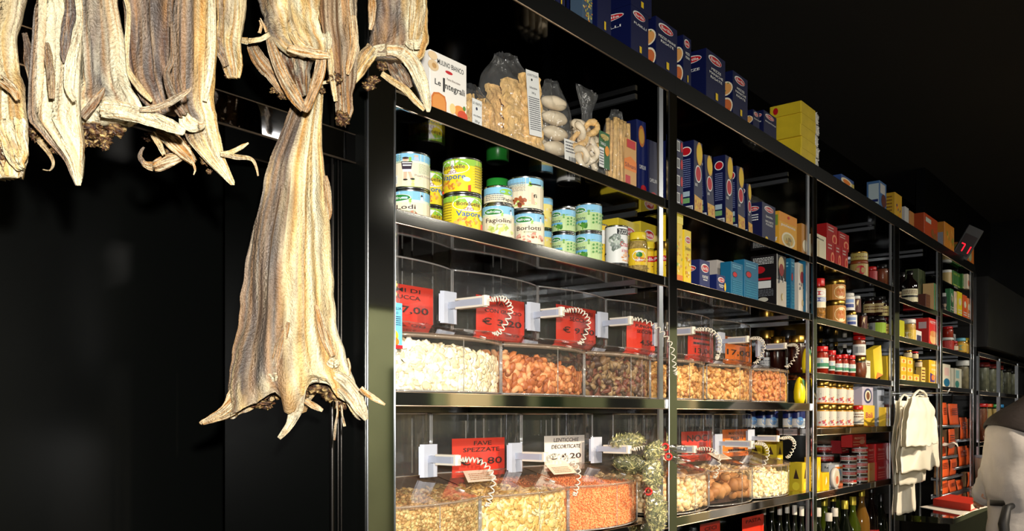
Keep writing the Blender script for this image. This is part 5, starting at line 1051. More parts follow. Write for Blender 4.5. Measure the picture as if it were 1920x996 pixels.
# parts of the row below the picture edge
def low_bin(x0, label): return bin_thing(x0, -.8+.0285+.0, label, dz=.40)
card(1392, 972, 1432, 1010, YT, red, [('T', 'PASTA', .5, .78, .18, bk, .7)], 'red price card peeping in at the bottom edge below the bins')
card(1313, 984, 1350, 1020, YT, red, [('T', 'CECI', .5, .7, .2, bk, .6)], 'red price card just entering the frame under the hazelnut bin')
for o in [o for o in D_.objects if o.name.startswith('price_card')][-2:]:
    zz = o.location.z; p = MB().box(.0, .006, .001, .004, H-.80+.028-zz, 0.0, satin).build('card_stake', o)
def bottle(px, Y, z, r, h, glass, capm, label, lab=None, prims=(), group=None, neckl=.0):
    a = fitbay(px, V(Xp(px, Y), Y, H+z), r, z); t = thing('bottle', label, 'bottle', a, 0, group)
    b = MB().lathe([(r*.85, 0), (r, .006), (r, h*.58), (r*.92, h*.66), (r*.45, h*.78), (r*.34, h*.84), (r*.34, h*.93)], glass, seg=24).disc(r*.85, 0, glass); b.build('bottle_glass', t)
    MB().lathe([(r*.40, h*.90), (r*.40, h*.995), (r*.36, h), (.0005, h)], capm, seg=20).build('cap', t)
    if lab:
        l = MB(); mp = cyl_map(r+.0003, h*.12, facing(a), pi*r*.8); design(l, mp, pi*r*.8, h*.36, [('R', 0, 0, 1, 1, lab)]+list(prims), off=.0002); l.build('label', t)
    return t
zb = -.772
og = pm('olive_oil_bottle', (58, 70, 12), .08, 0, .6); cl = pm('dark_wine_bottle', (20, 10, 8), .06, 0, .6); whcap = pm('white_cap', (214, 206, 190), .4); gcap = pm('gold_cap', (190, 170, 60), .35, .6)
for i, (px, Y, h_) in enumerate([(1432, 3.585, .39), (1447, 3.62, .40), (1462, 3.58, .395), (1476, 3.62, .40), (1490, 3.585, .40), (1503, 3.60, .395)]):
    FREE = True; bottle(px, Yat(px, Y), zb, .024, h_, blackoil, whcap, ['%s dark bottle under the second bay, bottom edge' % s for s in ('leftmost', 'second', 'third', 'fourth', 'fifth', 'rightmost')][i], cream, [('L', 4, .1, .1, .9, .9, brn)])
FREE = False
# ------------------------------------------------------------------ third bay
BAYX = XS
zz3 = [z+TR for z in BZ[2]]
za, zbb, zc, zd, ze = zz3[:5]
ll = [('L', 2, .1, .7, .9, .9, brn)]
box(1530, 1549, 437, 1.262, za, .05, P(236, 226, 196), [('T', 'Mocca', .4, .84, .09, black, .7), ('R', .2, 0, .3, .74, P(220, 200, 150))], 'cream carton with dark lettering at the left of the third bay')
rb = P(170, 20, 22)
rd = [('L', 2, .1, .62, .6, .9, P(220, 190, 180)), ('E', .7, .3, .24, .26, P(240, 150, 110)), ('E', .7, .3, .14, .16, lred)]
for i, (a_, b_, y_, Yq, hh, z_) in enumerate([(1551, 1565, 0, 1.27, .095, za), (1567, 1577, 0, 1.27, .095, za), (1579, 1590, 0, 1.27, .095, za), (1551, 1570, 0, 1.29, .085, za+.0955), (1573, 1592, 0, 1.29, .075, za+.0955)]):
    box(a_, b_, y_, Yq, z_, .06, rb, rd, ['red carton at the lower left of the dim red stack', 'red carton in the middle of the lower row, dim stack', 'red carton at the lower right of the dim red stack', 'upper left dark red carton of the stack', 'upper right dark red carton of the stack'][i], h=hh)
jr = [('E', .55, .5, .2, .36, lred), ('L', 2, .1, .2, .4, .5, white)]
jar(1611, 1.30, za, .040, .080, brownj, pm('orange_brown_lid', (150, 70, 30), .4), P(190, 160, 90), jr, 'wide brown jar with red oval label in the dim third bay', lab=(.05, .95), neck=.92)
jar(1611, 1.30, za+.0803, .038, .042, yelj, goldlid, P(190, 170, 90), [('L', 1, .1, .3, .9, .6, brn)], 'flat yellow-labelled jar stacked on the wide brown jar', lab=(.05, .95), neck=.92)
jar(1634, 1.33, za, .028, .095, tomj, redlid, rb, [], 'small dark red jar right of the wide brown jar', lab=(.1, .9))
jar(1668, 1.33, za, .030, .11, brownj, blklid, None, [], 'dull brown jar beside the third post, upper shelf')
# second shelf of the third bay
lw = [('R', 0, .60, 1, .9, white), ('E', .5, .75, .3, .1, lred), ('R', 0, .3, 1, .55, P(190, 200, 220)), ('E', .5, .42, .3, .1, P(80, 80, 150))]
jar(1536, 1.295, zbb, .026, .175, mush, redlid, cream, lw, 'tall jar with white red and blue label at the left post', lab=(.35, .9))
jar(1547, 1.37, zbb, .028, .19, mush, goldlid, P(226, 170, 70), ll, 'yellow-orange jar behind the tall white-labelled one', lab=(.1, .8))
mu = [('E', .72, .5, .26, .42, P(246, 226, 170)), ('E', .70, .5, .15, .24, P(196, 110, 40))]
jar(1567, 1.305, zbb, .042, .108, mush, goldlid, pm('amber', (196, 130, 50), .4), mu, 'wide mushroom jar at the bottom of the pair', lab=(.05, .9), neck=.92)
jar(1566, 1.325, zbb+.1085, .044, .098, mush, goldlid, pm('amber', (196, 130, 50), .4), mu, 'wide mushroom jar stacked on top, round cream label', lab=(.05, .9), neck=.92)
wb = [('R', .1, .1, .9, .9, white), ('R', .2, .2, .8, .45, P(60, 80, 150)), ('R', .15, .55, .8, .8, P(140, 170, 220))]
ar = [('Q', [(.35, .05), (.8, .05), (.62, .5), (.7, .9), (.55, .9), (.45, .5)], P(252, 226, 170))]
jar(1597, 1.29, zbb, .023, .072, yelj, goldlid, white, wb, 'small white and blue labelled jar, lower of its stack', lab=(.05, .95))
jar(1593, 1.29, zbb+.0725, .023, .082, darkj, whitelid, white, wb, 'small white and blue labelled jar, upper of its stack', lab=(.05, .95))
jar(1618, 1.285, zbb, .019, .080, brownj, blklid, P(80, 30, 16), ar, 'small dark jar with a cream spoon-shaped mark, lower', lab=(.02, .98))
jar(1606, 1.285, zbb+.0725, .0195, .078, brownj, whitelid, P(80, 30, 16), ar, 'small dark jar with a cream spoon-shaped mark, upper', lab=(.02, .98))
for i, (px, z_, r_) in enumerate([(1632, 0, .033), (1652, 0, .03), (1632, .098, .034), (1650, .098, .03)]):
    jar(px, 1.40, zbb+z_, r_, .097, darkj, blklid, P(214, 190, 130) if i != 1 else None, [('L', 2, .2, .2, .8, .8, brn)], ['dark jar low at the back left of the green-labelled one', 'dark jar low at the back behind the green label', 'dark jar with a beige label, upper back left', 'dark red jar, upper back middle of the third bay'][i], lab=(.2, .75))
jar(1645, 1.30, zbb, .040, .080, darkj, blklid, P(170, 206, 40), [('R', 0, 0, .42, 1, P(176, 180, 170)), ('E', .2, .5, .1, .2, grey)], 'wide dark jar with a bright green and grey label', lab=(.1, .85), neck=.9)
jar(1668, 1.285, zbb, .026, .088, darkj, pm('dark_red_lid', (100, 16, 14), .3), P(232, 196, 96), [('L', 2, .2, .2, .8, .8, brn)], 'dark jar with a cream label, lower, by the third post', lab=(.1, .75))
jar(1668, 1.285, zbb+.0885, .026, .088, darkj, blklid, P(226, 206, 130), [('L', 2, .2, .2, .8, .8, brn)], 'dark jar with a cream label, upper, by the third post', lab=(.1, .75))
# third shelf
rl = [('R', 0, .15, 1, .5, P(60, 140, 100)), ('E', .5, .7, .4, .15, P(180, 210, 230))]
for i, (px, Y, h_, r_) in enumerate([(1541, 1.29, .118, .027), (1551, 1.35, .118, .02), (1559, 1.31, .112, .020), (1571, 1.285, .092, .018), (1583, 1.29, .100, .018), (1596, 1.285, .100, .019)]):
    jar(px, Y, zc, r_, h_, tomj, redlid, P(230, 226, 214), rl, ['big red-lidded sauce jar at the left end of the row', 'red-lidded sauce jar tucked behind the first two', 'red-lidded sauce jar with pale green label, third along', 'shortest red-lidded sauce jar of the row', 'red-lidded sauce jar with a green label, fifth along', 'red-lidded sauce jar next to the rounded brown jar'][i], lab=(.25, .7), neck=.86, turn=.1*i)
for i, (px, Y) in enumerate([(1538, 1.43), (1552, 1.45), (1567, 1.44), (1584, 1.45), (1600, 1.46)]):
    bottle(px, Y, zc, .026, .185, cl, [goldlid, blklid, goldlid, whcap, blklid][i], ['dark bottle at the back left behind the red lids', 'dark bottle second along behind the red lids', 'dark gold-capped bottle in the middle behind the red lids', 'dark bottle with a pale cap behind the fifth red lid', 'dark bottle at the back beside the rounded jar'][i])
jar(1612, 1.295, zc, .031, .100, brownj, goldlid, None, [], 'rounded brown paste jar with a gold lid', shape='belly')
jar(1611, 1.300, zc+.1005, .029, .100, brownj, redlid, white, [('K', .2, .2, .8, .8, grey)], 'brown jar turned to its bar code, stacked on the rounded jar', lab=(.1, .7), neck=.88)
box(1624, 1632, 676, 1.285, zc, .02, P(240, 232, 214), ll, 'slim white carton right of the rounded brown jar')
jar(1636, 1.32, zc, .020, .075, olive, blklid, P(190, 200, 120), [], 'small green jar between the slim carton and the yellow one', lab=(.1, .7))
box(1641, 1656, 655, 1.275, zc, .035, P(246, 214, 50), [('Q', [(0, 0), (1, 0), (.3, .2)], orange)], 'bright yellow carton leaning left on the third shelf', lean=-.22)
box(1664, 1672, 668, 1.275, zc, .035, P(246, 206, 50), [], 'bright yellow carton leaning by the third post', lean=-.12)
# fourth shelf
fr_ = [('Q', [(.05, .72), (.45, .58), (.95, .56), (.95, .60), (.45, .63), (.05, .78)], P(50, 60, 50)), ('B', 9, .2, .12, .95, .46, .08, [P(236, 170, 40), P(226, 130, 60), P(200, 90, 110)]), ('R', 0, 0, 1, .06, orange)]
for r_ in range(2):
    for i, px in enumerate([1541, 1557, 1574, 1589]):
        jar(px, 1.287+.004*i+.03*r_*0, zd+r_*.0985, .030 if i % 2 == 0 else .026, .098, yelj, goldlid, P(232, 224, 206), fr_, ('lower' if not r_ else 'upper')+' fruit jar, '+['leftmost in its row on the fourth shelf', 'second from the left on the fourth shelf', 'third from the left on the fourth shelf', 'rightmost of its four on the fourth shelf'][i], lab=(.06, .86), neck=.9)
jar(1608, 1.29, zd, .027, .098, mush, redlid, P(236, 230, 210), [('L', 2, .1, .5, .9, .9, brn), ('R', 0, .1, 1, .2, grey)], 'red-lidded jar with white label left of the yellow carton', lab=(.15, .85))
bai = [('T', 'Bali', .5, .55, .26, P(190, 50, 90), .6), ('R', 0, 0, 1, .04, orange)]
box(1619, 1640, 760, 1.27, zd, .06, P(246, 206, 60), bai, 'yellow carton with pink lettering, lower on the fourth shelf')
box(1600, 1618, 0, 1.36, zd+.0990, .05, P(190, 176, 80), [('T', 'Bali', .6, .55, .2, P(110, 50, 90), .5)], 'dull yellow carton with purple lettering above the red-lidded jar', h=.095, z0=zd+.0985)
box(1617, 1637, 0, 1.272, zd+.1, .045, P(196, 190, 206), [('E', .5, .52, .38, .42, P(60, 66, 110)), ('E', .5, .52, .27, .30, cream), ('E', .5, .52, .16, .22, brn)], 'lilac carton with round dark blue emblem on the yellow one', z0=zd+(hgt(1619, 760, 1.27, zd))+.0005, h=.085)
box(1662, 1672, 764, 1.27, zd, .05, P(246, 206, 60), bai, 'yellow carton with pink lettering beside the third post')
box(1645, 1657, 0, 1.42, zd, .05, P(150, 160, 180), [], 'tall pale blue-grey carton at the back of the fourth shelf', h=.19)
# fifth shelf : red tins, cartons, cheese-like packets
ct = [('R', 0, .25, 1, .75, P(206, 40, 30)), ('T', 'GHIOTTO', .5, .5, .26, white, .62), ('R', 0, .75, 1, 1, P(190, 190, 190))]
k = 0
for px, n, r_ in [(1591, 4, .036), (1612, 5, .036)]:
    for j in range(n):
        can(px, 1.30+.004*(j % 2), ze+j*.0335, r_, .033, P(200, 196, 180), ct, ['flat red tin, %s of the %s stack on the fifth shelf' % (['lowest', 'second', 'third', 'fourth', 'topmost'][j], ['left', 'right'][k])][0], .3*(j % 3)-.2)
    k += 1
for j in range(3): can(1546, 1.44, ze+.150*0+j*.0445, .042, .044, P(130, 40, 40), ct, 'wide dark red tin, %s in the stack behind the white packet' % ['lowest', 'middle', 'top'][j], .2)
can(1545, 1.44, ze+.134, .036, .042, P(120, 30, 34), ct, 'round red tin on top behind the yellow cartons', .1)
pd = [('T', 'PRODOTTO', .5, .7, .16, cream, .7), ('E', .7, .4, .2, .2, P(200, 150, 130)), ('L', 2, .05, .1, .5, .5, P(220, 150, 120))]
box(1578, 1592, 0, 1.36, ze, .05, P(150, 24, 30), pd, 'upper dark red carton at the back left of the large one', h=.06, z0=ze+.1345+.0)
box(1598, 1624, 0, 1.275, ze, .05, P(190, 30, 30), pd, 'large dark red carton lying on top of the flat tins', h=.058, z0=ze+.168)
rc = [('T', 'Biscotti', .35, .7, .14, P(240, 190, 180), .45), ('E', .8, .45, .17, .42, P(244, 170, 140)), ('L', 3, .08, .1, .55, .5, P(240, 150, 140))]
for i, (a_, b_, z_, h_) in enumerate([(1648, 1674, ze, .088), (1627, 1645, ze+.0885, .088), (1647, 1674, ze+.0885, .088)]):
    box(a_, b_, 0, 1.268, z_, .07, P(200, 26, 34), rc, ['red carton with pale oval, lowest by the third post', 'red carton, upper left of the three bright ones', 'red carton with pale oval, upper right by the post'][i], h=h_, z0=z_)
box(1630, 1646, 0, 1.268, ze, .07, P(226, 180, 110), [('E', .85, .4, .14, .3, cream), ('Q', [(.1, .6), (.25, .6), (.2, .75)], orange)], 'tan cardboard carton under a red carton on the fifth shelf', h=.088)
yt_ = [('E', .5, .5, .38, .4, P(250, 190, 30)), ('Q', [(.4, .3), (.6, .5), (.5, .8), (.42, .6)], P(250, 250, 230))]
box(1543, 1555, 0, 1.262, ze, .06, P(244, 200, 30), yt_, 'yellow and orange carton with a plum mark at the lower left', h=.075, side=[('R', .0, 0, .12, 1, orange), ('K', .2, .1, .6, .4, grey)])
box(1531, 1539, 0, 1.275, ze, .05, P(246, 206, 30), yt_, 'yellow carton stacked at the far left of the fifth shelf', h=.14)
t = can(1557, 1.345, ze+.0, .040, .105, P(240, 236, 226), [('T', 'Real', .4, .8, .12, black, .3), ('B', 12, .1, .1, .8, .6, .06, [orange, lred, P(240, 180, 140)])], 'white round tub with orange prints behind the yellow carton')
box(1566, 1580, 872, 1.29, ze, .03, P(232, 236, 240), [('R', .4, .0, 1, .25, P(220, 120, 80)), ('E', .5, .6, .3, .2, P(150, 190, 220)), ('R', 0, .8, 1, .9, orange)], 'white and light blue packet left of the flat red tins')
t = thing('round_packet', 'white disc-shaped packet standing upright behind small cartons', 'packet', V(Xp(1559, 1.282), 1.282, H+ze+.0755+.028-.0755+.044))
m = MB(); R_ = Matrix.Rotation(pi/2, 3, 'X')
mm = MB().lathe([(.0005, 0), (.040, 0), (.044, .004), (.044, .014), (.040, .018), (.0005, .018)], P(238, 228, 214), seg=36)
m.add([R_ @ Vector(v) for v in mm.v], mm.f, P(238, 228, 214), True); design(m, plane_map((-.044, -.019, -.044), (1, 0, 0), (0, -1, 0)), .088, .088, [('E', .5, .5, .36, .36, cream), ('E', .5, .4, .2, .2, P(226, 120, 80))]); m.build('packet_body', t)
for o in [t]: o.location.z = H+ze+.0445; o.location.x = Xp(1562, 1.28)
# bottles below
for i, (px, Y, h_, g, cp, lb) in enumerate([(1533, 1.33, .355, blackoil, whcap, 'dark oil bottle with a cream cap at the far left, front'), (1554, 1.30, .33, blackoil, whcap, 'dark oil bottle with a large cream cap, second in front'), (1546, 1.40, .375, og, gcap, 'oil bottle with gold cap behind the cream-capped pair'),
      (1565, 1.30, .345, blackoil, whcap, 'dark oil bottle with a white cap left of the green bottle'), (1562, 1.41, .385, blackoil, gcap, 'tall dark bottle with yellow-gold cap at the back'), (1584, 1.31, .365, blackoil, gcap, 'broad dark oil bottle with a gold cap in the middle'),
      (1599, 1.31, .375, og, gcap, 'green olive oil bottle with a yellow band'), (1616, 1.34, .40, pm('amber_oil', (120, 84, 30), .1), gcap, 'amber oil bottle with a cream label'), (1634, 1.33, .41, cl, blklid, 'dark wine-like bottle with a round red label'), (1569, 1.50, .40, og, gcap, 'rear oil bottle with a bright yellow cap'), (1657, 1.42, .36, blackoil, blklid, 'dark bottle in shadow left of the third post')]):
    bottle(px, Y, zb, .037, h_+.02, g, cp, lb, yel if i == 6 else (cream if i == 7 else (P(150, 20, 20) if i == 8 else None)), [('E', .5, .6, .3, .3, cream)] if i == 8 else [])
# top of the third to fifth bays
box(1578, 1601, 326, T1, zt, .10, P(50, 80, 140), [('E', .4, .4, .45, .4, cream), ('E', .4, .4, .3, .25, orange), ('R', .8, 0, 1, .6, P(200, 180, 90))], 'blue carton with a food picture lying on top of the third bay', lean=0)
box(1649, 1662, 338, T1, zt, .06, P(70, 110, 160), [('R', .1, .55, .8, .92, P(190, 190, 190)), ('E', .6, .3, .35, .25, P(90, 40, 30))], 'white and blue carton standing on top of the third bay', side=[('R', .15, .1, .95, .9, P(190, 206, 210)), ('R', .2, .2, .9, .3, navy2)])
box(1678, 1691, 360, T1, zt, .07, P(206, 160, 40), [('B', 6, .2, .1, .9, .7, .1, [P(90, 60, 120), orange])], 'yellow carton on top of the shelves at the third post', side=[('L', 5, .2, .2, .8, .9, P(120, 80, 20))])
box(1697, 1704, 372, T1, zt, .05, P(190, 190, 190), [], 'thin white carton on top right of the yellow one', h=.085)
box(1706, 1714, 378, T1, zt, .05, P(180, 120, 60), [], 'small tan carton on top beside the thin white one', h=.08)
box(1733, 1758, 398, T1, zt, .07, P(180, 70, 26), [('R', .1, .65, .5, .85, P(190, 200, 190)), ('B', 5, .3, .05, .9, .4, .1, [P(140, 90, 40)])], 'reddish orange carton on top of the fourth bay')
box(1771, 1789, 415, T1, zt, .07, P(204, 130, 40), [('B', 8, .2, .2, .9, .8, .1, [P(150, 140, 50), P(220, 160, 60)])], 'ochre carton on top left of the red digit display', side=[('R', .2, 0, .9, .6, P(150, 150, 160))])
box(1811, 1826, 452, T1, zt, .09, P(196, 110, 40), [('E', .5, .4, .2, .3, P(160, 170, 130))], 'orange carton at the far end of the shelf top', side=[('R', .1, .1, .45, .9, P(150, 140, 50))])
box(1800, 1836, 0, T1-.004, zt, .10, P(40, 46, 70), [('R', .15, 0, .9, .5, P(190, 160, 120))], 'low dark blue tray at the right end of the shelf top', h=.035, z0=zt) if False else None
# red digit display
a = atY(1797, 452, D+.03); t = thing('digit_display', 'tilted black queue display with red lit digits on top', 'display', V(a.x, D+.03, H+zt-.002))
m = MB(); m.box(-.05, .05, 0, .03, .012, .22, P(70, 70, 72), .004); o1 = m.build('housing', t)
m = MB(); m.box(-.04, .04, -.002, .0, .03, .165, P(30, 6, 8)); m.build('screen', t)
rl_ = pm('lit_red_digit', (230, 20, 40), .5, emit=(255, 20, 40), es=2.2)
m = MB()
def seg(cx, cz, lst):
    w_, h_, s = .011, .024, .0032
    for n in lst:
        x0, x1, y0, y1 = {'a': (-w_, w_, 2*h_-s, 2*h_+s), 'g': (-w_, w_, h_-s, h_+s), 'd': (-w_, w_, -s, s), 'b': (w_-s, w_+s, h_, 2*h_), 'c': (w_-s, w_+s, 0, h_), 'f': (-w_-s, -w_+s, h_, 2*h_), 'e': (-w_-s, -w_+s, 0, h_)}[n]
        m.box(cx+x0, cx+x1, -.0045, -.002, cz+y0, cz+y1, rl_)
seg(-.019, .05, 'abc'); seg(.019, .05, 'bc'); m.build('digits', t)
for ch in t.children: ch.rotation_euler = (0, .50, 0)
t.rotation_euler = (0, 0, TH-pi/2-.25)
MB().box(-.03, .03, 0, .05, 0, .03, P(40, 40, 42)).build('stand', t)
# ------------------------------------------------------------------ fourth bay
y4 = [z+TR for z in BZ[3]]; y5 = [z+TR for z in BZ[4]]
def lblp(c=brn): return [('L', 4, .1, .1, .9, .9, c)]
bottle(1706, 1.32, y4[0], .042, .20, cl, blklid, 'dark bottle with a large cream label in the fourth bay', P(240, 230, 190), [('R', 0, .35, 1, .5, black), ('L', 3, .1, .6, .9, .9, brn)])
bottle(1692, 1.40, y4[0], .036, .22, cl, blklid, 'dark bottle behind the cream-labelled one', P(226, 206, 160), lblp())
box(1722, 1735, 0, 1.33, y4[0], .07, P(74, 84, 54), [('E', .5, .6, .3, .2, P(50, 60, 40))], 'dim green carton at the back of the fourth bay', h=.24)
box(1736, 1746, 0, 1.28, y4[0], .06, P(100, 50, 34), lblp(), 'small brown carton in front of the green one, fourth bay', h=.09)
box(1751, 1757, 0, 1.26, y4[0], .06, P(230, 190, 130), [('R', 0, 0, .4, 1, grn)], 'thin green and cream carton against the fourth post', h=.16)
box(1687, 1696, 600, 1.28, y4[1], .05, P(190, 190, 40), [], 'narrow yellow-green packet left on the middle fourth-bay shelf')
jar(1704, 1.30, y4[1], .036, .118, pm('golden_pack', (226, 176, 80), .4, noise_amt=.3, nscale=40), whitelid, P(214, 180, 60), [('E', .4, .5, .3, .3, P(250, 236, 190))], 'golden packet-like jar left of the red and white boxes', lab=(.05, .6), neck=.92)
box(1718, 1728, 0, 1.27, y4[1], .04, P(230, 226, 220), [('R', .1, .1, .9, .6, P(60, 60, 90))], 'small white and blue carton in front of the red one', h=.062)
box(1745, 1760, 0, 1.268, y4[1], .14, P(226, 40, 34), [('T', 'FETTE', .5, .85, .10, white, .8), ('E', .5, .25, .45, .22, P(240, 190, 120)), ('E', .5, .42, .42, .12, P(226, 150, 80))], 'large red rusk carton with white lettering beside the fourth post', h=.150, side=[('R', .2, .6, .5, .85, P(230, 200, 200)), ('R', .6, .6, .9, .85, P(230, 200, 200)), ('E', .4, .35, .1, .08, white)])
cy = P(240, 190, 40)
n_ = 0
for r_ in range(4):
    for c_ in range(3 if r_ < 3 else 2):
        px = 1694+c_*12
        if r_ == 3: jar(px+8, 1.30, y4[2]+r_*.0425, .022, .042, darkj, goldlid if c_ == 0 else redlid, P(200, 190, 150), [], ['little dark jar with gold lid crowning the small yellow packs', 'little dark jar with red lid crowning the small yellow packs'][c_], lab=(.1, .8), neck=.92)
        elif c_ == 2 and r_ > 0: jar(px+4, 1.295, y4[2]+r_*.0425, .020, .042, darkj, goldlid, P(226, 200, 160), [], ['', 'little dark jar on the second layer of yellow packs', 'little dark jar on the third layer of yellow packs'][r_], lab=(.1, .8), neck=.92)
        else:
            box(px-5, px+5.5, 0, 1.28, y4[2]+r_*.0425, .035, cy, [('R', .1, .2, .9, .7, P(250, 226, 150)), ('E', .5, .45, .2, .2, orange)], 'small yellow pack, %s layer, %s in the fourth bay' % (['lowest', 'second', 'third'][r_], ['left', 'middle', 'right'][c_]), h=.042)
        n_ += 1
box(1728, 1735, 0, 1.27, y4[2], .03, P(244, 210, 110), lblp(), 'little cream and yellow carton before the big yellow display box', h=.085)
box(1744, 1759, 676, 1.268, y4[2], .13, P(246, 190, 30), [('Q', [(.1, .05), (.7, .05), (.7, .35), (.1, .45)], P(70, 40, 120)), ('E', .45, .25, .2, .12, orange), ('L', 2, .2, .5, .8, .9, P(250, 230, 150))], 'big open yellow display box with purple print', side=[('R', .3, .1, .9, .6, P(250, 206, 60))])
# ------------------------------------------------------------------ last bay
jar(1772, 1.30, y5[0], .040, .125, darkj, whitelid, P(40, 34, 40), [('E', .5, .3, .4, .25, P(220, 190, 160)), ('E', .5, .75, .3, .2, black)], 'dark-labelled tin-like jar at the left of the last bay', lab=(.02, .98), neck=.92)
cols = [(1782, 1788, P(60, 130, 80), 'green', .150), (1789.5, 1794, P(236, 200, 170), 'pink and cream', .145), (1796, 1804, P(244, 220, 40), 'bright yellow', .155), (1806, 1813, P(232, 90, 30), 'orange-red', .15), (1815, 1821, P(220, 120, 50), 'dull orange', .14)]
for a_, b_, c_, nm, h_ in cols: box(a_, b_, 0, 1.262, y5[0], .03, c_, [('E', .5, .6, .3, .15, cream), ('L', 2, .1, .1, .9, .3, white)], nm+' upright carton in the row on the last bay, upper shelf', h=h_)
cd_ = thing('display_ledge', 'small inner steel ledge carrying green cartons in the last bay', 'shelf', (0, 0, 0))
zi = y5[0]+.19
MB().box(XS[4][0]+.02, XS[4][1]-.05, 1.300, YB-.002, H+zi, H+zi+.012, boardm).build('ledge_board', cd_); MB().box(XS[4][0]+.02, XS[4][0]+.03, YB-.02, YB-.002, H+y5[0], H+zi, satin).build('ledge_leg', cd_)
for i, (a_, b_) in enumerate([(1787, 1795), (1796, 1804), (1805, 1812)]): box(a_, b_, 0, 1.302, zi+.0125, .03, P(44, 110, 40), [('R', 0, .75, 1, .9, P(120, 150, 60)), ('R', 0, .05, 1, .12, P(180, 190, 90))], ['left', 'middle', 'right'][i]+' green carton of the three at the back of the last bay', h=.949-.02-zi-.0125)
jar(1775, 1.335, zi+.0125, .030, .949-.02-zi-.0125, pm('cork_tin', (190, 166, 110), .5), whitelid, P(196, 170, 110), [], 'tall tan tub left of the green cartons in the last bay', lab=(.02, .98), neck=.95)
box(1814, 1819, 0, 1.302, zi+.0125, .03, P(236, 220, 200), [('E', .5, .4, .4, .2, P(214, 120, 90))], 'white packet with pink print right of the green cartons', h=.949-.02-zi-.0125)
jar(1775, 1.31, y5[1], .042, .085, tomj, whitelid, P(190, 40, 30), [('Q', [(.3, .3), (.7, .3), (.7, .6), (.3, .6)], P(250, 230, 190))], 'squat red jar with pale lid, lower left of the last bay', lab=(.1, .9), neck=.92)
jar(1777, 1.34, y5[1]+.0855, .034, .085, tomj, redlid, None, [], 'red jar stacked on the squat pale-lidded one')
jar(1788, 1.32, y5[1], .028, .080, tomj, redlid, P(250, 226, 190), [], 'small red jar beside the squat one, last bay', lab=(.3, .7))
box(1785, 1792, 0, 1.37, y5[1], .05, P(230, 230, 230), [('R', .2, .6, .6, .85, black)], 'white carton behind the small red jars, last bay', h=.14)
jar(1801, 1.30, y5[1], .036, .105, yelj, pm('light_blue_lid', (120, 200, 220), .4), P(240, 190, 60), [('E', .5, .5, .35, .3, P(150, 190, 150))], 'yellow jar with a light blue lid in the last bay', lab=(.15, .8))
jar(1814, 1.31, y5[1], .028, .095, yelj, goldlid, P(226, 180, 60), lblp(), 'yellow jar right of the blue-lidded one', lab=(.15, .8)); jar(1821, 1.30, y5[1], .020, .11, yelj, yellid, None, [], 'narrow yellow jar at the very end of the last bay')
box(1768, 1782, 682, 1.27, y5[2], .05, P(236, 228, 206), [('R', .2, .5, .8, .85, P(240, 200, 190)), ('E', .5, .2, .4, .18, teal)], 'cream packet with teal print at the left, lower last bay')
box(1784, 1788, 690, 1.27, y5[2], .05, P(226, 220, 200), [], 'slim cream carton next to the teal-printed packet')
box(1791, 1803, 700, 1.27, y5[2], .05, P(226, 222, 200), [('R', .1, .5, .6, .9, P(150, 200, 200)), ('E', .3, .2, .3, .18, P(60, 140, 130))], 'pale packet with green print in the middle, lower last bay', h=.125)
jar(1815, 1.31, y5[2], .040, .19, pm('clear_stuff', (150, 136, 110), .3, noise_amt=.5, nscale=30), whitelid, None, [], 'big clear jar with a pale wide lid, lower last bay', neck=.96)
# ------------------------------------------------------------------ orange labelled packets on wire racks
on = pm('orange_label_card', (240, 92, 26), .5); kraft = pm('kraft_packet', (150, 110, 70), .6, noise_amt=.3, nscale=30)
rackt = thing('wire_rack', 'steel wire rack with rows of orange labelled packets', 'rack', (0, 0, 0))
rows_ = [(799, 1766, 1800), (826, 1792, 1822), (858, 1766, 1795), (878, 1790, 1822), (898, 1766, 1805), (930, 1766, 1822)]
xr0, xr1 = XS[4][0]+.01, XS[4][1]+.05
for i, (yy, a_, b_) in enumerate(rows_):
    zr = Zp(a_, yy, 1.30); m = MB()
    for dy in (0, .03, .06): m.tube([(Xp(a_, 1.30), 1.30+dy, zr), (Xp(b_, 1.30), 1.30+dy, zr)], .004, satin, 6)
    m.box(Xp(a_, 1.30), Xp(b_, 1.30), 1.296, 1.362, zr-.012, zr-.004, satin); m.build('rack_tray', rackt)
for x in (xr0, xr1-.06): MB().tube([(x+.01, 1.372, ZC0), (x+.01, 1.372, H+y5[2]-.03)], .005, satin, 8).build('rack_post', rackt)
pk = [(1768, 1777, 755, 0), (1781, 1799, 757, 0), (1801, 1815, 783, 1), (1779, 1791, 805, 2), (1766, 1774, 820, 2), (1798, 1816, 838, 3), (1817, 1822, 840, 3), (1765, 1780, 862, 4), (1782, 1794, 862, 4), (1765, 1779, 902, 5), (1781, 1794, 902, 5), (1796, 1807, 902, 5), (1815, 1822, 886, 5), (1818, 1822, 785, 1)]
nm_ = ['narrow orange-labelled packet, top row left', 'wide orange-labelled packet bent forward, top row', 'orange-labelled packet high on the right', 'orange-labelled packet below the wide bent one', 'sliver of orange-labelled packet at the left post', 'rounded orange-labelled packet in the middle right', 'sliver of orange packet in the middle by the last post', 'orange-labelled packet on the left, fourth row', 'orange-labelled packet in the centre, fourth row', 'slanting orange-labelled packet, bottom row left', 'orange-labelled packet, bottom row, second along', 'orange-labelled packet, bottom row, third along', 'orange-labelled packet, bottom row by the last post', 'sliver of orange packet, high by the last post']
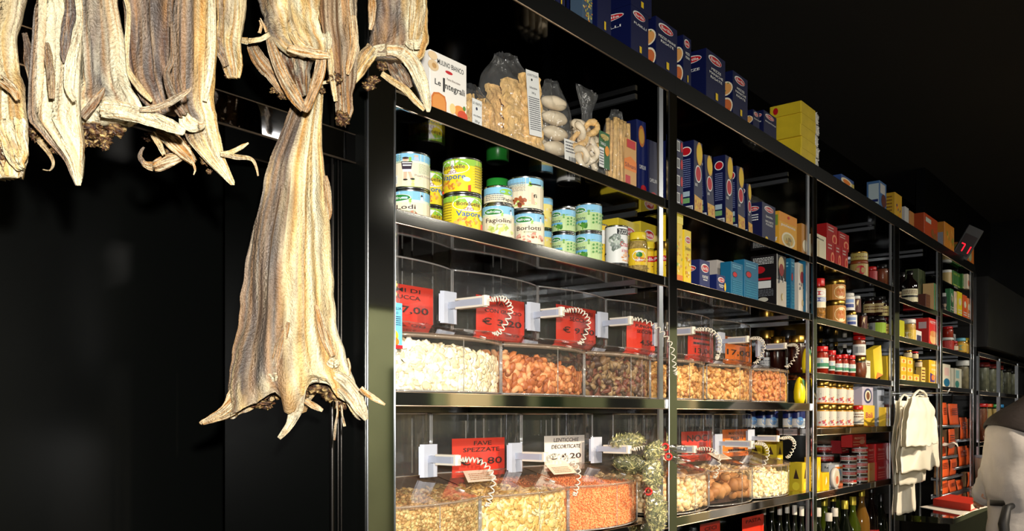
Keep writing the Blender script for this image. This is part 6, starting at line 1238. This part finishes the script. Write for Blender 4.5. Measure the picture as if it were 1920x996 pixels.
for (a_, b_, yy, r_), lb in zip(pk, nm_):
    Yq = 1.305; zr = Zp(rows_[r_][1], rows_[r_][0], 1.30)+.0045; x0 = Xp(a_, Yq); W = Xp(b_, Yq)-x0; hh = max(.06, Zp(a_, yy, Yq)-zr)
    t = thing('food_packet', lb, 'packet', V(x0, Yq, zr))
    MB().box(0, W*.9, .012, .045, 0, hh*.98, kraft, .006).build('bag_body', t)
    l = MB(); l.grid(lambda u, v: V(u*W*.95+.004*sin(v*5+a_), .006-.012*sin(v*2.6+a_ % 3)*.5, hh*v), 4, 10, on)
    design(l, lambda x, y, e: V(x, -.004-e, y), W*.95, hh, [('L', 4, .15, .45, .8, .8, P(120, 40, 20))]); l.build('orange_label', t, solid=.0015)
m = MB(); a = atY(1797, 838, 1.22)
m.grid(lambda u, v: V(.17*(u-.25), .10*(v-.5)*(1-u*.7), .02*sin(u*6)*v+.01*sin(v*7)-.02*(abs(v-.5)*2)**2), 14, 10, pm('white_paper', (244, 236, 220), .6)); o = m.build('paper_sheet', loc=V(a.x, 1.262, a.z+.018), solid=.001); tag(o, 'crumpled white paper sticking out between orange packets', 'paper')
# ------------------------------------------------------------------ counter with book, carrier bags
xcn = XS[3][0]+.001; ycn = YC0; zc_ = ZC0
ct_ = thing('steel_counter', 'mirror-topped steel counter jutting out below the carrier bags', 'counter', (0, 0, 0))
MB().box(xcn, xcn+2.2, ycn, 1.645, zc_-.03, zc_, steel, .003).build('worktop', ct_)
MB().box(xcn+.02, xcn+2.18, ycn+.02, 1.645, 0, zc_-.03, pm('dark_steel_cabinet', (58, 54, 50), .2, 1)).build('cabinet_body', ct_)
MB().tube([(xcn, ycn-.001, zc_-.002), (xcn+2.2, ycn-.001, zc_-.002)], .0025, lipm).build('edge_lip', ct_)
def onc(px, py, z=zc_): return atZ(px, py, z)
p0, p1, p2, p3 = onc(1724, 951), onc(1800, 966), onc(1856, 950), onc(1786, 940)
m = MB(); m.prism([(p.x, p.y) for p in (p0, p1, p2, p3)], zc_+.0003, zc_+.0016, pm('white_paper', (244, 236, 220), .6)); o = m.build('paper_sheet'); tag(o, 'flat white sheet under the red book on the counter', 'paper')
b0, b1, b2, b3 = onc(1750, 948, zc_+.002), onc(1820, 959, zc_+.002), onc(1842, 949, zc_+.002), onc(1782, 939, zc_+.002)
t = thing('closed_book', 'closed red book lying on the steel counter', 'book', V(b0.x, b0.y, zc_+.0018)); q = [((p-b0).x, (p-b0).y) for p in (b0, b1, b2, b3)]
cen = (sum(x for x, y in q)/4, sum(y for x, y in q)/4); qi = [(cen[0]+(x-cen[0])*.96, cen[1]+(y-cen[1])*.96) for x, y in q]
rm = pm('red_book_cover', (214, 48, 26), .45)
MB().prism(q, .034, .038, rm).build('cover', t); MB().prism(q, 0, .004, rm).build('cover', t); MB().prism(qi, .004, .034, pm('page_block', (236, 226, 206), .7)).build('page_block', t)
MB().add([(q[0][0], q[0][1], 0), (q[1][0], q[1][1], 0), (q[1][0], q[1][1], .038), (q[0][0], q[0][1], .038)], [(0, 1, 2, 3)], rm).build('spine', t, solid=.003)
# carrier bags on a hook
bagm = pm('white_carrier_plastic', (250, 244, 224), .38)
mt = bagm.node_tree; bs = mt.nodes['Principled BSDF']; bs.inputs['Subsurface Weight'].default_value = .0
def carrier(px0, px1, y0, y1, Yb, label, seed, flare=0, hang=True):
    a = atY((px0+px1)/2, y0, Yb); W = Xp(px1, Yb)-Xp(px0, Yb); hh = a.z-Zp((px0+px1)/2, y1, Yb)
    t = thing('carrier_bag', label, 'plastic bag', a)
    for side in (0, 1):
        m = MB()
        def f(u, v, side=side):
            s = u*2-1; w_ = W*(.5+flare*v)*(.62+.38*sst(0, .35, v)); n = .010*noise.noise(V(s*2.4+seed, v*3, seed))+.004*noise.noise(V(s*9+seed, v*6, seed))
            return V(s*w_+.008*noise.noise(V(v*6, seed, s)), (-.018 if side == 0 else .018)*(1-s*s)*sst(0, .3, v)+n-.010*(1-2*side), -hh*v-.014*noise.noise(V(s*3, seed, 5))*v)
        m.grid(f, 26, 36, bagm); m.build('film_panel', t, solid=.0012)
    for s in (-1, 1):
        m = MB(); m.tube([(s*W*.26, 0, -.006), (s*W*.22, -.004, .012), (s*W*.10, -.004, .026), (0, 0, .031)], [.008, .006, .005, .004], bagm, 8); m.build('bag_handle', t)
    return t
yb_ = 1.17
carrier(1686, 1732, 764, 905, yb_-.035, 'long rear white carrier bag, lowest of the hanging bunch', 1)
carrier(1678, 1712, 752, 960, yb_+.03, 'narrow white carrier bag hanging furthest down by the post', 2)
carrier(1696, 1752, 754, 880, yb_-.10, 'front white carrier bag flaring out to the right', 3, .16)
carrier(1700, 1748, 745, 835, yb_-.165, 'short white carrier bag, outermost of the hanging bunch', 4, .10)
hk = thing('bag_hook', 'steel hook bar holding the white carrier bags', 'hook', (0, 0, 0)); a = atY(1706, 738, 1.16)
MB().tube([(a.x, D-.003, a.z), (a.x, .99, a.z), (a.x, .982, a.z+.02)], .003, satin, 8).build('hook_rod', hk)
MB().box(a.x-.04, a.x+.04, D-.012, D-.004, a.z-.012, a.z+.012, satin).build('hook_bar', hk)
# ------------------------------------------------------------------ glass shelf unit beyond, with jars and a cup
u2 = thing('shelving_bay', 'further glass-shelved unit behind the shop assistant', 'shelving', (0, 0, 0))
xg0 = Xp(1834, D); gz = [Zp(1834, 668, D)-H, Zp(1834, 741, D)-H, Zp(1834, 838, D)-H]
xg = [xg0, Xp(1874, D), Xp(1908, D), Xp(1960, D)]
for x in xg[:3]: MB().box(x, x+.035, D-.003, D+.02, ZC0+.0005, H+gz[0]+.02, satin).build('upright', u2)
for z in gz[:2]: trim_shelf(u2, xg0, xg[3], H+z, .03)
trim_shelf(u2, xg0, xg[3], H+gz[2], .03)
MB().box(xg0, xg[3], YB, YB+.012, ZC0+.0005, H+gz[0]+.02, backm).build('back_panel', u2)
mg = pm('murky_jar_content', (120, 120, 104), .3, noise_amt=.5, nscale=25)
for i, (px, cl_) in enumerate([(1842, 'left'), (1856, 'second'), (1868, 'third'), (1884, 'fourth'), (1898, 'last')]):
    jar(px, 1.36, gz[1]+.030, .05, min(.24, gz[0]-gz[1]-.035), mg, pm('dull_red_lid', (120, 20, 20), .4) if i < 3 else blklid, None, [], cl_+' big storage jar on the glass unit behind the assistant', neck=.96, lidh=.12)
for i, px in enumerate([1839, 1850, 1861, 1870]):
    jar(px, 1.34, gz[2]+.030, .045, min(.27, gz[1]-gz[2]-.035), [brownj, pm('wheat', (196, 160, 90), .5), pm('wheat', (196, 160, 90), .5), mush][i], [redlid, pm('orange_lid', (226, 90, 30), .4), greenlid, pm('blue_lid', (40, 130, 190), .4)][i], None, [], ['red-lidded', 'orange-lidded', 'green-lidded', 'blue-lidded'][i]+' clear storage jar on the lower glass shelf', neck=.96, lidh=.07)
a = onc(1842, 915)
t = thing('drinks_cup', 'tall translucent plastic cup with lid on the counter end', 'cup', V(Xp(1840, 1.20), 1.20, zc_))
MB().lathe([(.028, 0), (.030, .004), (.043, .225)], pm('cup_plastic', (206, 200, 180), .3), seg=28).disc(.028, .001, bagm).build('cup_body', t); MB().lathe([(.046, .222), (.046, .236), (.038, .240), (.001, .240)], pm('cup_lid', (170, 180, 190), .3), seg=28).build('lid', t)
pp = MB(); 
for i in range(3):
    o = MB().grid(lambda u, v: V(.20*u, .14*v, .006*sin(u*5+i)+.004*sin(v*6+i*2)+.007), 12, 8, pm('white_paper', (244, 236, 220), .6)).build('crumpled_paper', loc=V(Xp(1858, 1.1), 1.08, zc_+.012*i+.002), solid=.002)
    o.rotation_euler = (0, 0, .1*i); tag(o, ['lowest sheet of rumpled paper behind the assistant', 'middle sheet of rumpled paper behind the assistant', 'top sheet of rumpled paper behind the assistant'][i], 'paper')
# ------------------------------------------------------------------ the shop assistant, mostly outside the right edge
def skin_body(name, verts, edges, radii, mat, parent, root=0, sub=2):
    me = D_.meshes.new(name); me.from_pydata(verts, edges, []); me.materials.append(mat)
    o = D_.objects.new(name, me); COL.objects.link(o); o.parent = parent
    sk = o.modifiers.new('skin', 'SKIN'); sk.use_smooth_shade = True
    lay = me.skin_vertices[0] if me.skin_vertices else None
    if lay is None:
        bm = bmesh.new(); bm.from_mesh(me); bm.verts.layers.skin.verify(); bm.to_mesh(me); bm.free(); lay = me.skin_vertices[0]
    for i, r in enumerate(radii): lay.data[i].radius = r if isinstance(r, tuple) else (r, r)
    lay.data[root].use_root = True
    sb = o.modifiers.new('subsurf', 'SUBSURF'); sb.levels = sub; sb.render_levels = sub
    return o
xp, yp = None, None
pc = V(0, 0, 0)+ray(1982, 779)*3.9; base = V(pc.x, pc.y, 0)
ps = thing('person', 'person seen from behind in a pale shirt, dark vest and black apron ties', 'person', base)
ps.scale = (1.12, 1.12, 1.12); ps.rotation_euler = (0, 0, TH-pi/2)      # local x = camera right, local y = away from the camera
skinm = pm('human_skin', (206, 150, 120), .5); shirt = pm('pale_shirt_cloth', (196, 190, 186), .75, bump=.4, bscale=25, noise_amt=.12, nscale=8); dark_v = pm('dark_vest_cloth', (38, 30, 28), .8, bump=.3, bscale=60); blk = pm('black_apron', (14, 14, 16), .55)
# body: pelvis, spine, neck, head, arms, legs
vt = [(0, 0, .98), (0, 0, 1.15), (0, .02, 1.33), (0, .02, 1.46), (0, .03, 1.54), (0, .04, 1.62), (0, .02, 1.74), (-.15, .02, 1.45), (-.17, .12, 1.25), (-.165, .20, 1.14), (-.16, .25, 1.12), (.15, .02, 1.45), (.17, .12, 1.25), (.165, .20, 1.14), (.16, .25, 1.12),
      (-.10, 0, .90), (-.11, 0, .50), (-.11, .02, .08), (-.11, .13, .04), (.10, 0, .90), (.11, 0, .50), (.11, .02, .08), (.11, .13, .04)]
ed = [(0, 1), (1, 2), (2, 3), (3, 4), (4, 5), (5, 6), (3, 7), (7, 8), (8, 9), (9, 10), (3, 11), (11, 12), (12, 13), (13, 14), (0, 15), (15, 16), (16, 17), (17, 18), (0, 19), (19, 20), (20, 21), (21, 22)]
rd_ = [(.15, .11), (.135, .10), (.155, .11), (.12, .09), .055, .075, .085, .06, .045, .035, .028, .06, .045, .035, .028, .085, .06, .042, .035, .085, .06, .042, .035]
skin_body('body', vt, ed, rd_, skinm, ps)
def shell(name, secs, mat, nu=44, wr=.004, seed=0, solid=.004):
    """secs: (z, cx, cy, rx, ry)"""
    m = MB()
    def f(u, v):
        z, cx, cy, rx, ry = crom(secs, v); a = 2*pi*u
        n = wr*(noise.noise(V(cos(a)*3+seed, sin(a)*3, z*7))*2+noise.noise(V(cos(a)*9+seed, sin(a)*9, z*16)))
        sx = math.copysign(abs(cos(a))**.8, cos(a)); sy = math.copysign(abs(sin(a))**.8, sin(a))
        return V(cx+(rx+n)*sx, cy+(ry+n)*sy, z)
    m.grid(f, nu, 12*len(secs)//2, mat, closeu=True); return m.build(name, ps, solid=solid)
shell('shirt', [(.86, 0, 0, .185, .145), (1.0, 0, 0, .20, .15), (1.07, 0, .0, .222, .155), (1.13, 0, .0, .236, .16), (1.17, 0, .0, .250, .168), (1.27, 0, .01, .256, .172), (1.36, 0, .01, .250, .165), (1.43, 0, .02, .235, .15), (1.50, 0, .025, .12, .09), (1.55, 0, .03, .07, .07)], shirt, wr=.010, seed=2)
def sleeve(s):
    m = MB(); path = [V(s*.14, .02, 1.445), V(s*.15, .07, 1.37), V(s*.15, .14, 1.26), V(s*.15, .20, 1.18), V(s*.15, .26, 1.13)]; rr = [.070, .075, .068, .060, .052]
    def f(u, v):
        x, y, z = crom([tuple(p) for p in path], v); r_ = crom([(a,) for a in rr], v)[0]; x2, y2, z2_ = crom([tuple(p) for p in path], min(1, v+.02)); tg = (V(x2, y2, z2_)-V(x, y, z)); 
        if tg.length < 1e-6: tg = V(*path[-1])-V(*path[-2])
        tg.normalize(); a = tg.cross(V(0, 1, 0)).normalized(); b = tg.cross(a); q = 2*pi*u
        n = .006*noise.noise(V(cos(q)*3, sin(q)*3+s, v*9))+.008*noise.noise(V(v*14, s, 0))
        return V(x, y, z)+(a*cos(q)+b*sin(q))*(r_+n)
    m.grid(f, 28, 30, shirt, closeu=True); m.build('sleeve', ps, solid=.003)
sleeve(-1); sleeve(1)
# dark yoke over the shoulders
m = MB()
def yoke(u, v):
    a = 2*pi*u; z = 1.375+.21*v+.05*abs(cos(a))**2*(1-v)*1.2; k = 1-sst(.0, 1, v)*.66
    rx = .254*k; ry = .178*k
    return V(math.copysign(abs(cos(a))**.8, cos(a))*rx, .015+math.copysign(abs(sin(a))**.8, sin(a))*ry, z)
m.grid(yoke, 44, 16, dark_v, closeu=True); m.build('vest', ps, solid=.006)
m = MB(); m.grid(lambda u, v: V(.246*cos(2*pi*u), .172*sin(2*pi*u), 1.115+.022*v+.006*sin(4*pi*u)), 40, 3, blk, closeu=True); ap = m.build('apron_belt', ps, solid=.006)
MB().tube([(-.235, -.10, 1.125), (-.272, -.13, 1.12), (-.29, -.14, 1.06), (-.285, -.15, .97), (-.27, -.15, .86)], [.012, .016, .020, .016, .010], blk, 10).build('apron_bow', ps)
shell('apron_skirt', [(.45, 0, .01, .29, .21), (.7, 0, .01, .275, .195), (.9, 0, .01, .26, .18), (1.125, 0, 0, .238, .162)], shirt, wr=.008, seed=7)
for s in (-1, 1):
    m = MB(); m.grid(lambda u, v: V(s*.11+.085*cos(2*pi*u)*(1-.2*v), .02+.09*sin(2*pi*u)*(1-.2*v), .48-.42*v), 20, 12, blk, closeu=True); m.build('trouser_leg', ps, solid=.003)
    MB().blob((s*.11, .07, .045), .05, .13, .045, blk, 16, 10).build('shoe', ps)
    # hand: palm, four fingers, thumb
    MB().blob((s*.155, .275, 1.12), .018, .045, .040, skinm, 12, 8).build('palm', ps)
    for k in range(4): MB().tube([(s*.152, .31, 1.145-.018*k), (s*.148, .345-.003*k, 1.140-.018*k), (s*.135, .365-.004*k, 1.130-.018*k), (s*.122, .360-.004*k, 1.124-.018*k)], [.009, .0085, .008, .0065], skinm, 8).build('finger', ps)
    MB().tube([(s*.145, .27, 1.15), (s*.128, .295, 1.155), (s*.118, .318, 1.150)], [.010, .009, .0075], skinm, 8).build('thumb', ps)
m = MB(); m.blob((0, .02, 1.77), .088, .105, .10, pm('dark_hair', (40, 28, 20), .7), 28, 18, None, .05, 3); m.build('hair', ps)
f_ = MB()
f_.blob((0, .128, 1.715), .014, .020, .022, skinm, 12, 8); f_.build('nose', ps)
for s in (-1, 1):
    MB().blob((s*.034, .108, 1.745), .012, .008, .007, P(240, 236, 230), 10, 8).build('eye', ps); MB().blob((s*.088, .02, 1.73), .010, .020, .030, skinm, 10, 8).build('ear', ps)
MB().blob((0, .116, 1.675), .024, .008, .007, pm('lips', (170, 90, 80), .5), 12, 8).build('mouth', ps)
# ------------------------------------------------------------------ groups of repeats
from collections import defaultdict
PLUR = {'box': 'cartons', 'pasta box': 'pasta cartons', 'tin can': 'tins', 'jar': 'jars', 'bottle': 'bottles', 'bag of food': 'film bags of bread and snacks', 'bag of herbs': 'bags of dried herbs', 'food bin': 'clear scoop bins',
        'scoop': 'scoops with coiled cords', 'price card': 'price cards', 'paper slip': 'paper slips on the bin lids', 'dried fish': 'stockfish hanging in a row', 'packet': 'packets', 'plastic bag': 'white carrier bags on the hook', 'paper': 'loose papers', 'yellow bottle': 'lemon-yellow bottles', 'shelving': 'bays of the steel shelving', 'nuts': 'loose nuts'}
BN = ['first', 'second', 'third', 'fourth', 'last']
bk_ = defaultdict(list)
for o in list(D_.objects):
    if o.parent or 'category' not in o or 'group' in o: continue
    c = o['category']
    if c not in PLUR: continue
    g = PLUR[c]
    if c in ('box', 'pasta box', 'tin can', 'jar', 'bottle', 'packet'):
        x, z = o.location.x, o.location.z-H
        i = max([k for k in range(5) if x >= XS[k][0]-.06] or [0])
        if z > .9: g += ' on top of the shelving'
        elif x > XS[4][1]+.08: g += ' on the glass unit'
        else:
            lv = min(range(len(BZ[i])), key=lambda k: z+.01-BZ[i][k] if z+.01 >= BZ[i][k] else 9)
            g += ' on the %s shelf of the %s bay' % (['top', 'second', 'third', 'fourth', 'fifth', 'lowest'][lv], BN[i])
    bk_[g].append(o)
for g, l in bk_.items():
    if len(l) > 1:
        for o in l: o['group'] = g
